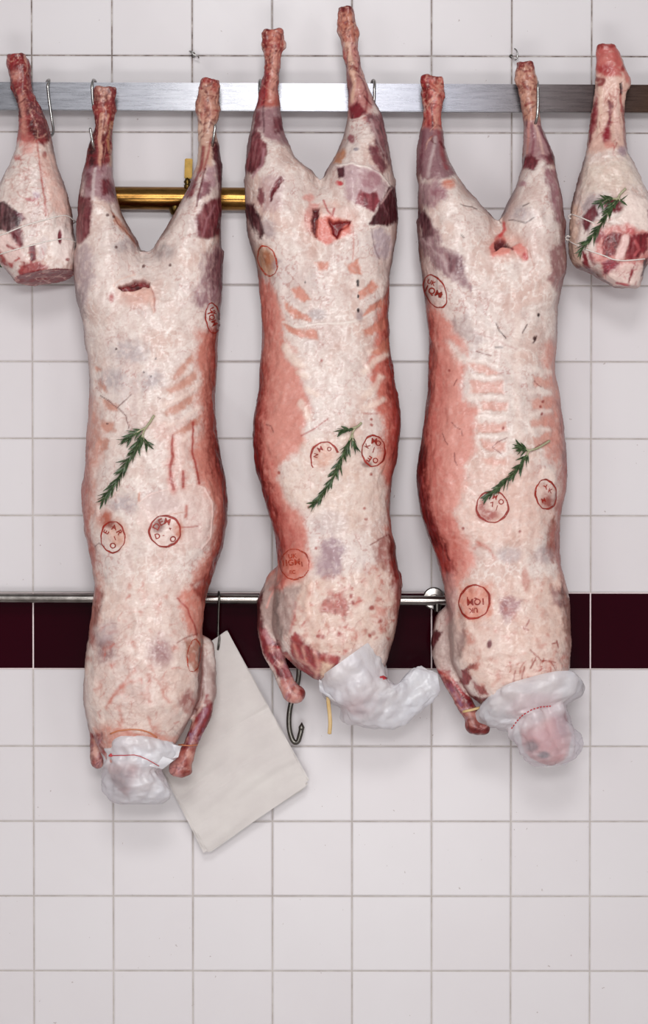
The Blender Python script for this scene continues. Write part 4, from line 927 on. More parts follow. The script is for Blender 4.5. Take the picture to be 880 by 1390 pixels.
    p.poly(z7([(110, 120), (140, 100), (150, 20), (180, 60), (150, 120)]), (190, 90, 78), .6, 4, 5, .3); p.stroke(z7([(95, 190), (110, 150), (125, 120)]), 3, (226, 170, 160), .7); p.stroke(z7([(140, 120), (130, 200), (150, 300)]), 5, (120, 104, 100), .5, 3)
    p.poly(z7([(65, 270), (110, 300), (150, 350), (190, 400), (215, 470), (150, 480), (100, 400), (70, 330)]), (148, 44, 56), .95, 3, 4, .12); p.stroke(z7([(85, 290), (120, 340), (160, 400), (180, 460)]), [6, 8, 7, 7], (206, 160, 164), .8, 2, 4, .3); p.stroke(z7([(100, 360), (130, 410), (155, 470)]), 3, (108, 18, 34), .8); p.stroke(z7([(120, 345), (150, 350)]), 4, (190, 40, 44), .8); p.stroke(z7([(185, 400), (205, 470), (245, 520)]), 4, (140, 28, 36), .8); p.stroke(z7([(170, 370), (195, 420)]), 3, (150, 40, 50), .8)
    p.poly(z7([(145, 480), (215, 470), (255, 530), (250, 580), (170, 570), (140, 520)]), (196, 130, 120), .85, 3, 4, .25); p.ell(330 + 195 / 2.933, 760 + 510 / 2.933, 4, 4, (160, 44, 40), .8); p.poly(z7([(215, 480), (255, 530), (250, 580), (235, 540)]), (140, 36, 36), .8, 3, 3, .2)
    p.poly(z7([(380, 470), (600, 430), (640, 640), (400, 700)]), (206, 136, 136), .9, 6, 5, .2); p.ell(478, 945, 9, 11, (230, 196, 192), .9); p.ell(492, 968, 10, 7, (140, 40, 76), .9, .6, 6, .4); p.ell(500, 955, 6, 6, (110, 60, 96), .8)
    foreleg(p, [(350, 850), (368, 850), (396, 900), (413, 948), (390, 952), (378, 915)], 1.05, 81)
    bone_end(p, [(354, 36), (388, 36), (382, 140), (350, 150)], 130, 63); bone_end(p, [(456, 6), (488, 6), (502, 130), (472, 135)], 110, 64)
rootB = empty('lamb_carcass', W(425, 60, 60), 'tallest hanging lamb carcass, in the middle, its head bag trailing a white tail', 'lamb carcass', 'whole lamb carcasses hung on the rail')
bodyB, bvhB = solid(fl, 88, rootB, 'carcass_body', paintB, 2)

# ================================================================ RIGHT CARCASS
fl = Field((552, 800), (74, 1056), (4, 182), H)
CL = [(574, 104), (572, 124), (574, 138), (576, 156), (571, 182), (567, 201), (567, 235), (569, 280), (569, 317), (572, 351), (574, 385), (577, 415), (581, 445), (583, 479), (583, 490), (581, 531), (577, 568), (571, 610), (567, 642), (568, 670), (574, 702), (581, 724), (590, 747), (597, 772), (603, 798), (607, 830), (606, 860), (612, 895), (630, 935), (655, 956), (676, 966)]
CR = [(725, 83), (728, 104), (730, 122), (732, 149), (736, 171), (745, 190), (751, 209), (754, 231), (761, 257), (764, 287), (766, 325), (767, 362), (764, 389), (759, 419), (756, 449), (754, 479), (753, 490), (756, 522), (762, 565), (767, 602), (769, 630), (767, 664), (762, 696), (758, 724), (757.5, 750), (763, 772), (767, 788), (770, 811), (773, 845), (773, 875), (770, 903), (766, 920), (758, 940), (746, 966)]
fl.slices([a for a in CL if a[1] < 440], [(602, 104), (603, 124), (602, 138), (599, 156), (600, 171), (603, 197), (610, 220), (618, 237), (631, 254), (644, 271), (657, 284), (668, 296), (674, 316), (670, 370), (650, 436)],
          [(104, 82), (200, 84), (280, 92), (440, 88)], [(104, 13), (130, 14), (155, 11), (185, 18), (220, 30), (260, 46), (310, 58), (380, 60), (436, 40)], 0, 2.1, tuck=-1)
fl.slices([(702, 83), (701, 104), (704, 122), (709, 149), (711, 171), (712, 190), (711, 205), (709, 227), (702, 250), (693, 267), (685, 284), (679, 300), (680, 320), (690, 370), (706, 436)], [a for a in CR if a[1] < 440],
          [(83, 82), (190, 84), (280, 92), (440, 88)], [(83, 11), (104, 13), (140, 12), (170, 15), (195, 22), (230, 36), (270, 50), (310, 58), (380, 60), (436, 40)], 4, 2.1, tuck=1)
fl.slices([(x + 3.4 * min(1, max(0, (455 - y) / 75)) + 12 * max(0, 1 - (y - 303) / 70) ** 2, y) for x, y in CL if y > 290], [(x - 3.4 * min(1, max(0, (455 - y) / 75)) - 12 * max(0, 1 - (y - 303) / 70) ** 2, y) for x, y in CR if y > 295],
          [(290, 90), (440, 86), (630, 88), (750, 92), (812, 101), (900, 106), (966, 104)], [(303, 16), (326, 38), (350, 56), (390, 64), (450, 63), (540, 67), (630, 74), (720, 68), (770, 61), (812, 56), (880, 60), (925, 54), (950, 44), (966, 34)], 10, 2.35, y0=303)
for q in ((579, 110, 88, 6), (597, 111, 86, 5), (577, 126, 84, 5), (599, 128, 84, 5), (708, 92, 88, 6), (719, 91, 86, 6), (707, 108, 84, 5), (725, 108, 84, 4.5)): fl.chain([q, (q[0] + .5, q[1] + 3, q[2], q[3])], 3)
fl.chain([(612, 845, 90, 22), (604, 872, 88, 19), (606, 897, 88, 15.5), (615, 925, 92, 12.5), (629, 952, 98, 10.5), (640, 972, 100, 10), (644, 984, 100, 10)], 7)
fl.chain([(641, 985, 100, 10), (655, 988, 100, 8.5)], 4)
fl.chain([(724, 935, 106, 36), (733, 970, 106, 31), (740, 998, 106, 34), (745, 1010, 106, 26)], 12)
def paintC(p):
    base(p, .6, .3)
    p.poly(z3([(40, 980), (95, 1000), (150, 1045), (200, 1110), (225, 1173)]) + z8([(200, 0), (240, 80), (290, 125), (270, 235), (300, 300), (345, 350), (330, 440), (335, 520), (290, 600), (300, 700), (235, 830), (250, 890), (290, 930), (315, 1000), (340, 1060), (300, 1130), (230, 1220), (120, 1200), (20, 700), (60, 0)]), (218, 154, 142), .95, 7, 6, .12)
    p.poly(z3([(60, 985), (110, 1030), (140, 1173)]) + z8([(180, 0), (200, 130), (180, 300), (170, 480), (190, 620), (180, 800), (230, 900), (270, 1000), (270, 1080), (180, 1180), (20, 700), (60, 0)]), (190, 102, 92), .75, 14, 8, .2, .2)
    p.poly(z3([(60, 1000), (85, 1050), (105, 1173)]) + z8([(130, 0), (130, 260), (100, 480), (90, 640), (120, 800), (180, 980), (230, 1120), (160, 1180), (20, 700), (60, 0)]), (154, 48, 44), .85, 8, 5, .1)
    p.poly(z8([(85, 520), (85, 680), (130, 830), (180, 1000), (120, 980), (30, 700), (40, 480)]), (110, 26, 30), .7, 6, 4, .1)
    p.poly(z8([(690, 0), (650, 100), (690, 250), (650, 340), (690, 430), (670, 560), (720, 600), (740, 700), (720, 860), (700, 950), (720, 1080), (740, 1200), (820, 1200), (820, 300), (760, 0)]), (208, 138, 124), .75, 8, 7, .2); p.poly(z8([(730, 300), (748, 480), (750, 700), (725, 860), (715, 1000), (740, 1150), (820, 1100), (820, 400)]), (150, 62, 56), .75, 7, 5, .2)
    for q in ([(290, 105), (360, 120), (450, 165), (440, 185), (330, 155)], [(310, 195), (470, 205), (470, 262), (310, 262)], [(350, 300), (490, 300), (490, 345), (370, 350)], [(345, 400), (480, 400), (490, 440), (340, 450)], [(360, 480), (490, 490), (480, 540), (380, 530)], [(370, 570), (480, 575), (470, 610), (390, 605)], [(610, 180), (690, 190), (690, 232), (620, 225)], [(600, 290), (690, 280), (690, 330), (605, 335)], [(600, 390), (690, 375), (690, 420), (610, 425)], [(610, 470), (690, 450), (700, 520), (620, 530)]):
        p.poly(z8(q), (216, 160, 146), .75, 3, 4, .25, h=-.9)
    for q in ([(270, 90), (350, 110), (450, 135)], [(300, 175), (460, 190)], [(310, 280), (480, 280)], [(350, 375), (490, 375)], [(345, 465), (490, 462)], [(610, 150), (690, 165)], [(605, 255), (690, 250)], [(605, 360), (690, 350)], [(610, 440), (690, 430)]): p.stroke(z8(q), 7, (236, 220, 212), .7, 3, 4, .3, h=.8)
    p.stroke(z8([(540, -100), (530, 300), (560, 700), (570, 1000), (580, 1197)]), 8, (236, 216, 206), .5, 5, 4, .4)
    p.poly(z8([(300, 600), (600, 560), (740, 700), (720, 860), (640, 960), (400, 1000), (300, 940), (240, 850)]), (226, 186, 172), .5, 12, 8, .35)
    p.stroke(z3([(170, 1060), (215, 1090), (300, 1110), (400, 1160)]), 2.5, (190, 150, 146), .6, 2, 4, .3); p.poly(z3([(160, 1050), (230, 1040), (250, 1100), (300, 1130), (250, 1140), (190, 1110)]), (180, 160, 158), .6, 4, 5, .3); p.ell(550 + 560 / 2.667, 40 + 1130 / 2.667, 12, 10, (186, 166, 164), .5)
    for q in ([(330, 1065), (340, 1090), (365, 1118)], [(440, 1070), (425, 1100)], [(480, 1110), (470, 1130)]): p.stroke(z3(q), 1.6, (70, 26, 26), .85, .7, 1.5, .2)
    p.ell(550 + 483 / 2.667, 40 + 1034 / 2.667, 2, 3, (50, 16, 16), .9, .3, 1, 0); p.ell(550 + 472 / 2.667, 40 + 1118 / 2.667, 2.5, 3, (70, 20, 20), .9, .3, 1, 0)
    for q in ([(415, 515), (445, 490), (490, 475)], [(415, 515), (460, 550)], [(220, 400), (240, 420), (270, 430), (275, 460)], [(180, 450), (195, 490), (210, 510)], [(235, 545), (240, 580), (252, 602)], [(235, 225), (250, 190)], [(340, 60), (380, 75), (410, 80)], [(620, 200), (650, 230)], [(600, 540), (640, 510), (690, 488)]): p.stroke(z8(q), 1.3, (124, 50, 48), .75, .7, 2, .3)
    for q in ([(430, 40), (465, 40)], [(615, 20), (630, 0)]): p.stroke(z8(q), 1.8, (60, 24, 26), .8)
    for x, y in ((660, 300), (650, 325), (655, 360), (470, 425), (280, 905), (190, 1010), (550, 920), (210, 150)): p.ell(550 + x / 3.52, 460 + y / 3.52, 2, 2, (150, 50, 46), .8, .5, 2, .2)
    p.poly(z8([(640, 640), (660, 610), (715, 620), (720, 680), (690, 690), (650, 680)]), (238, 218, 208), .8, 3, 4, .3, h=1.2); p.ell(550 + 680 / 3.52, 460 + 780 / 3.52, 10, 10, (150, 48, 30), .8, .6, 4, .4); p.ell(550 + 400 / 3.52, 460 + 845 / 3.52, 14, 7, (158, 50, 36), .8, .6, 4, .4); p.ell(550 + 370 / 3.52, 460 + 800 / 3.52, 6, 8, (160, 60, 44), .8, .6, 3, .4)
    p.poly(z8([(680, 900), (710, 840), (730, 900), (725, 1020), (700, 1060), (680, 990)]), (156, 80, 62), .7, 4, 7, .5); p.ell(550 + 665 / 3.52, 460 + 1030 / 3.52, 12, 12, (178, 156, 158), .6); p.ell(550 + 500 / 3.52, 460 + 1030 / 3.52, 16, 10, (196, 182, 184), .6)
    for q in ([(340, 960), (390, 1000), (430, 1045)], [(330, 1000), (350, 970)], [(230, 950), (250, 1000)]): p.stroke(z8(q), 4, (190, 100, 84), .6, 3, 5, .4)
    p.stroke(z8([(190, 980), (200, 1030), (212, 1060)]), 2.6, (110, 24, 28), .8)
    # left hind leg
    p.poly(z3([(50, 150), (150, 150), (150, 240), (138, 300), (135, 360), (60, 370), (70, 300)]), (190, 92, 82), .95, 3, 3, .15); p.poly(z3([(58, 165), (90, 165), (88, 240), (80, 275), (55, 250)]), (160, 30, 34), .9, 2.5, 3, .2); p.ell(550 + 112 / 2.667, 40 + 205 / 2.667, 8, 10, (206, 130, 112), .7); p.ell(550 + 105 / 2.667, 40 + 175 / 2.667, 8, 3, (120, 40, 34), .8)
    p.stroke(z3([(118, 290), (112, 340), (120, 400)]), 6, (206, 150, 136), .8, 2); p.stroke(z3([(80, 290), (85, 350), (100, 420)]), 4, (150, 34, 44), .8, 2); p.stroke(z3([(98, 280), (100, 380), (118, 470), (132, 530)]), 2.2, (84, 22, 34), .85)
    p.poly(z3([(40, 380), (75, 350), (135, 370), (150, 450), (185, 530), (130, 540), (60, 540), (40, 470)]), (152, 112, 118), .95, 4, 4, .15); p.stroke(z3([(70, 370), (65, 440), (55, 520)]), 5, (122, 64, 76), .8, 3); p.stroke(z3([(120, 370), (130, 430), (150, 500)]), 6, (150, 60, 66), .7, 3); p.stroke(z3([(110, 390), (100, 450), (80, 530)]), 4, (206, 186, 184), .7, 2)
    p.ell(550 + 155 / 2.667, 40 + 562 / 2.667, 9, 6, (206, 110, 80), .8, .6, 3, .3); p.poly(z3([(48, 560), (120, 545), (150, 600), (110, 640), (50, 640)]), (172, 134, 140), .85, 5, 5, .25); p.poly(z3([(100, 580), (150, 575), (150, 610), (110, 625)]), (150, 84, 100), .6, 4, 4, .3)
    p.poly(z3([(45, 650), (90, 690), (120, 720), (130, 790), (200, 820), (222, 880), (235, 950), (190, 910), (100, 860), (60, 800)]), (146, 106, 114), .85, 4, 6, .2, .2); p.poly(z3([(45, 650), (100, 690), (110, 740), (60, 760)]), (90, 34, 46), .75, 4, 5, .2); p.poly(z3([(140, 810), (205, 840), (215, 900), (170, 880)]), (120, 66, 76), .6, 4, 5, .3); p.stroke(z3([(65, 760), (130, 830), (200, 930)]), 3, (206, 182, 180), .6, 2, 5, .3)
    # right hind leg
    p.poly(z3([(395, 100), (475, 100), (485, 290), (500, 350), (430, 350), (405, 220)]), (196, 144, 124), .95, 3, 3, .15); p.poly(z3([(400, 105), (470, 105), (475, 150), (440, 130), (402, 150)]), (140, 34, 36), .9, 2.5, 3, .2); p.ell(550 + 450 / 2.667, 40 + 215 / 2.667, 4, 3, (150, 60, 50), .7)
    p.poly(z3([(425, 330), (495, 330), (535, 420), (540, 480), (430, 470), (432, 420)]), (166, 122, 126), .9, 4, 4, .15)
    for q, c in (([(470, 330), (490, 400), (500, 450)], (214, 180, 170)), ([(450, 340), (445, 400), (440, 450)], (206, 150, 140)), ([(485, 350), (515, 410), (535, 470)], (110, 50, 66)), ([(460, 350), (465, 410), (460, 450)], (140, 80, 90)), ([(500, 360), (520, 400), (532, 440)], (190, 160, 162))): p.stroke(z3(q), 3.5, c, .8, 1.5, 2, .2)
    p.poly(z3([(425, 470), (455, 455), (482, 475), (470, 512), (430, 505)]), (118, 26, 44), .95, 2.5, 3, .1); p.poly(z3([(500, 455), (535, 450), (540, 490), (510, 490)]), (120, 40, 56), .8, 3, 3, .2)
    p.poly(z3([(505, 500), (545, 500), (572, 580), (572, 700), (545, 690), (525, 600)]), (152, 98, 108), .85, 4, 5, .2, .2); p.ell(550 + 425 / 2.667, 40 + 560 / 2.667, 5, 4, (176, 130, 138), .8)
    p.poly(z3([(528, 800), (560, 770), (590, 760), (590, 930), (552, 960), (522, 900)]), (150, 98, 100), .8, 5, 6, .3); p.poly(z3([(560, 680), (590, 680), (590, 800), (565, 780)]), (130, 74, 82), .7, 5, 5, .3); p.ell(550 + 420 / 2.667, 40 + 670 / 2.667, 18, 10, (176, 162, 166), .6, .6, 6, .4); p.stroke(z3([(540, 960), (520, 920), (500, 905)]), 3, (232, 216, 208), .7)
    for q in ([(330, 680), (350, 700)], [(380, 690), (440, 700), (470, 680)], [(200, 630), (260, 650)], [(205, 745), (215, 755)], [(430, 640), (450, 630)]): p.stroke(z3(q), 1.6, (80, 52, 50), .7, .8, 2, .3)
    # pelvis opening
    p.ell(550 + 375 / 2.667, 40 + 790 / 2.667, 30, 16, (222, 170, 156), .6, .5, 5, .3)
    p.poly(z3([(302, 790), (330, 745), (355, 735), (370, 770), (345, 790), (320, 830)]), (206, 120, 112), .9, 2, 3, .2); p.poly(z3([(322, 770), (345, 752), (368, 772), (385, 795), (350, 790), (328, 800)]), (112, 28, 34), .95, 2, 3, .15, h=-7); p.poly(z3([(310, 815), (345, 792), (385, 800), (375, 820), (340, 822)]), (226, 150, 138), .9, 2, 3, .2, h=1.5)
    p.poly(z3([(385, 795), (420, 778), (445, 790), (448, 830), (425, 840), (405, 815)]), (222, 144, 134), .9, 2, 3, .2, h=1.5); p.ell(550 + 436 / 2.667, 40 + 822 / 2.667, 4, 5, (190, 56, 60), .8); p.stroke(z3([(360, 700), (365, 725), (345, 745)]), 5, (196, 60, 62), .8, 2); p.stroke(z3([(360, 785), (390, 800)]), 3, (130, 16, 28), .9)
    p.stroke(z3([(380, 830), (385, 900), (380, 1050)]), 2.5, (236, 220, 212), .5, 2, 3, .3); p.stroke(z3([(450, 800), (470, 860), (455, 880)]), 1.6, (190, 130, 116), .7)
    # lower chest
    low = z9([(200, 60), (620, 0), (655, 200), (640, 390), (420, 440), (300, 470), (190, 300)])
    p.poly(low, (224, 192, 178), .6, 10, 8, .3)
    p.poly(z9([(380, 90), (420, 80), (455, 110), (430, 180), (405, 200), (380, 150)]), (158, 104, 110), .8, 5, 6, .3); p.poly(z9([(590, 50), (635, 60), (650, 130), (620, 130), (590, 110)]), (150, 108, 108), .8, 5, 6, .3); p.poly(z9([(625, 0), (660, 100), (665, 280), (640, 390), (635, 250), (620, 120)]), (150, 92, 80), .7, 4, 5, .3); p.ell(550 + 480 / 2.933, 780 + 20 / 2.933, 5, 16, (190, 120, 108), .6)
    p.poly(z9([(210, 50), (340, 40), (345, 160), (270, 190), (215, 160)]), (216, 128, 104), .6, 6, 6, .25)
    p.poly(z9([(225, 375), (250, 370), (270, 410), (250, 440), (225, 430)]), (140, 34, 42), .9, 2, 4, .15); p.poly(z9([(250, 365), (285, 352), (290, 370), (260, 378)]), (146, 50, 44), .8, 2, 3, .2); p.poly(z9([(270, 430), (320, 440), (335, 470), (300, 480)]), (150, 50, 54), .8, 3, 4, .3); p.poly(z9([(280, 485), (355, 485), (330, 520), (290, 530), (270, 500)]), (112, 18, 30), .95, 2, 3, .1); p.ell(550 + 337 / 2.933, 780 + 275 / 2.933, 3.5, 6, (112, 20, 36), .95, .3, 2, .1)
    for q in ([(585, 275), (600, 270), (610, 290)], [(600, 270), (598, 262)], [(470, 215), (490, 222)], [(440, 385), (430, 430), (450, 440)], [(480, 370), (470, 410)], [(500, 300), (540, 340), (600, 350)], [(520, 330), (500, 370)], [(600, 380), (580, 350)], [(480, 210), (490, 180)]): p.stroke(z9(q), 2, (150, 50, 42), .8, .9, 3, .3)
    p.blotch(low, 90, (196, 116, 102), .45, 32); p.blotch(low, 50, (244, 230, 222), .5, 33)
    p.veins(low, 46, (160, 70, 60), .4, (.6, 1.2), seed=31); p.veins(z9([(400, 340), (620, 330), (630, 395), (430, 430)]), 22, (170, 62, 48), .6, (1.2, 2.6), (5, 16), 32)
    # shoulder, foreleg
    p.poly(z9([(180, 60), (200, 160), (240, 260), (210, 330), (220, 400), (160, 380), (115, 350), (95, 280), (150, 210)]), (182, 158, 152), .85, 4, 6, .3, .2); p.poly(z9([(150, -20), (190, 0), (215, 100), (185, 190), (160, 200), (165, 120)]), (186, 140, 136), .7, 4, 5, .3); p.poly(z9([(90, 255), (120, 222), (148, 228), (130, 255), (110, 300), (90, 310)]), (92, 20, 30), .95, 2, 3, .1); p.stroke(z9([(220, 130), (235, 230), (215, 320)]), 7, (140, 110, 106), .6, 4, 4, .3, h=-1.5)
    p.poly(z9([(110, 365), (160, 390), (210, 430), (270, 500), (280, 530), (215, 540), (170, 460), (120, 400)]), (152, 36, 46), .95, 2.5, 4, .1); p.stroke(z9([(130, 380), (190, 420), (230, 480)]), 4, (196, 70, 66), .8); p.stroke(z9([(165, 440), (200, 480), (225, 520)]), 5, (142, 108, 132), .8, 2); p.stroke(z9([(200, 450), (240, 500), (260, 520)]), 4, (104, 14, 30), .8); p.stroke(z9([(120, 370), (160, 385), (200, 440)]), 2, (230, 180, 176), .7)
    p.poly(z9([(215, 540), (310, 530), (300, 560), (340, 620), (330, 640), (250, 640), (225, 590)]), (164, 78, 66), .9, 3, 3, .2); p.poly(z9([(250, 605), (340, 612), (340, 645), (245, 645)]), (130, 34, 32), .9, 3, 3, .15)
    p.poly(z9([(400, 560), (460, 480), (640, 480), (720, 600), (720, 800), (420, 800)]), (214, 146, 146), .95, 5, 5, .2); p.ell(722, 1012, 10, 8, (104, 16, 40), .95, .5, 5, .2); p.ell(738, 1024, 7, 5, (60, 44, 72), .9); p.ell(765, 985, 11, 20, (156, 84, 104), .8, .6, 5, .3); p.ell(730, 975, 16, 16, (226, 184, 176), .8)
    foreleg(p, [(586, 905), (606, 905), (640, 955), (662, 996), (636, 996), (612, 948)], 1.0, 91)
    bone_end(p, [(572, 100), (604, 100), (602, 200), (572, 190)], 175, 65); bone_end(p, [(700, 80), (728, 80), (738, 170), (710, 170)], 150, 66)
rootC = empty('lamb_carcass', W(650, 100, 60), 'hanging lamb carcass with oval hip stamp, rightmost of the three carcasses', 'lamb carcass', 'whole lamb carcasses hung on the rail')
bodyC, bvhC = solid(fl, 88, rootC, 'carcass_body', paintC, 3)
# ================================================================ LEGS OF LAMB
fl = Field((-32, 118), (60, 402), (10, 160), 1.4)
LL = [(10, 73), (7, 84), (12, 102), (15.5, 120), (22, 135), (26, 148), (26, 166), (25, 185), (23, 205), (13, 229), (5, 244), (-2, 262), (-12, 280), (-18, 300), (-18, 325), (-8, 346), (6, 362), (16, 374), (26, 386), (28, 396)]
LR = [(31, 73), (40, 84), (41, 102), (41.5, 120), (48, 135), (55.6, 148), (63.5, 166), (68.6, 185), (72.5, 205), (79, 229), (85, 244), (92, 265), (98.5, 296), (100, 322), (102, 342), (102.5, 363), (101, 375), (100, 396)]
fl.slices(LL, LR, [(73, 74), (130, 74), (230, 84), (396, 86)], [(73, 13), (90, 16), (120, 14), (160, 20), (205, 30), (250, 40), (310, 46), (360, 42), (396, 38)], 0, 2.3)
yc = (383 - .17 * (fl.x[:, None, None] - 60) - .14 * (fl.z[None, None, :] - 44) - fl.y[None, :, None]); fl.F = np.maximum(fl.F, -yc * .95)
def paintL(p):
    base(p, .6, .3)
    p.poly([(0, 66), (46, 66), (44, 120), (60, 150), (72, 185), (60, 196), (24, 192), (22, 150), (8, 110)], (158, 40, 44), .95, 4, 5, .1); p.poly(z11([(30, 90), (160, 90), (150, 200), (60, 190)]), (146, 30, 34), .8, 4, 4, .25)
    p.ell(22, 103, 8, 7, (206, 150, 136), .7, .6, 4, .3); p.poly(z11([(100, 300), (135, 320), (125, 430), (150, 520), (110, 500)]), (206, 150, 136), .8, 3, 4, .3)
    p.poly(z11([(135, 330), (200, 360), (245, 440), (265, 520), (215, 530), (180, 450), (140, 400)]), (132, 70, 74), .85, 4, 5, .25, .2); p.poly(z11([(150, 440), (180, 450), (215, 520), (190, 550), (160, 490)]), (104, 14, 28), .95, 2.5, 4, .1); p.stroke(z11([(70, 250), (95, 340), (110, 420)]), 3, (96, 16, 26), .8)
    p.poly(z11([(110, 500), (150, 520), (195, 560), (190, 620), (120, 620), (90, 560)]), (214, 140, 130), .6, 4, 6, .4); p.stroke(z11([(195, 550), (205, 640), (215, 750), (232, 850), (240, 940)]), [3, 2.5, 2.5, 2, 2], (178, 78, 70), .8, 1.5, 3, .3); p.ell(61, 211, 3, 5, (140, 36, 40), .9, .5, 3, .3); p.ell(24, 214, 5, 4, (190, 80, 76), .7, .5, 4, .4)
    p.poly(z11([(200, 620), (270, 620), (330, 780), (370, 930), (260, 930), (240, 800)]), (222, 176, 162), .6, 6, 6, .3); p.veins(z11([(60, 620), (220, 620), (220, 900), (60, 860)]), 40, (184, 110, 100), .6, seed=41)
    p.stroke(z11([(140, 850), (170, 860), (195, 850)]), 3, (180, 90, 96), .7); p.ell(49, 265, 5, 5, (186, 160, 172), .7)
    p.poly(z11([(-40, 860), (20, 870), (70, 900), (110, 920), (130, 960), (110, 1000), (40, 1020), (-40, 1010)]), (74, 14, 30), .95, 2.5, 5, .1, .2); p.poly(z11([(85, 920), (120, 925), (140, 960), (120, 975)]), (128, 60, 76), .8, 2, 3, .2); p.poly(z11([(50, 1020), (115, 1000), (122, 1090), (80, 1110)]), (122, 34, 52), .95, 2.5, 3, .15, .2)
    p.poly(z11([(-40, 1040), (50, 1040), (110, 1120), (150, 1180), (60, 1200), (-40, 1200)]), (234, 206, 200), .85, 4, 5, .3, h=1); p.stroke(z11([(40, 1095), (75, 1115)]), 4, (150, 60, 62), .8); p.stroke(z11([(0, 1130), (30, 1180), (60, 1200)]), 7, (166, 50, 54), .85, 2.5, 4, .3)
    p.poly(z11([(150, 1090), (182, 1085), (188, 1175), (165, 1180), (152, 1130)]), (136, 56, 70), .95, 2, 3, .1, h=-1); p.poly(z11([(270, 1010), (330, 985), (360, 1010), (395, 1080), (408, 1180), (340, 1190), (270, 1150)]), (242, 228, 222), .9, 4, 4, .1, h=1.5); p.ell(81.5, 321, 3, 9, (130, 44, 60), .95, .3, 2, .1, h=-2); p.ell(90, 353, 2.5, 2, (150, 50, 50), .8)
    p.poly(z11([(200, 1060), (250, 1050), (250, 1130), (210, 1200), (195, 1150)]), (206, 190, 190), .6, 4, 4, .3); p.poly(z11([(110, 1200), (190, 1190), (260, 1215), (180, 1250), (100, 1260)]), (170, 40, 46), .85, 3, 5, .3); p.veins(z11([(80, 1100), (250, 1150), (240, 1230), (90, 1240)]), 16, (176, 70, 66), .7, (1, 2.4), (6, 16), 42)
    cut = sst(-p.N[:, 2], .62, .85) * sst(p.v, 352, 362)
    bone_end(p, [(4, 66), (46, 66), (66, 190), (24, 192)], 195, 42)
    p.mix(cut, (138, 34, 44)); p.mix(cut * sst(p.fib, .0, .5) * .5, (172, 66, 70)); p.mix(cut * sst(.09 - np.abs(p.wx - .1), 0, .05) * .8, (214, 168, 158))
rootL = empty('leg_of_lamb', W(42, 110, 60), 'tied leg of lamb with a bloody red shank hanging at the far left', 'leg of lamb', 'tied legs of lamb hung on the rail')
bodyL, bvhL = solid(fl, 80, rootL, 'leg_meat', paintL, 4, (1.0, 20, .5, 6))

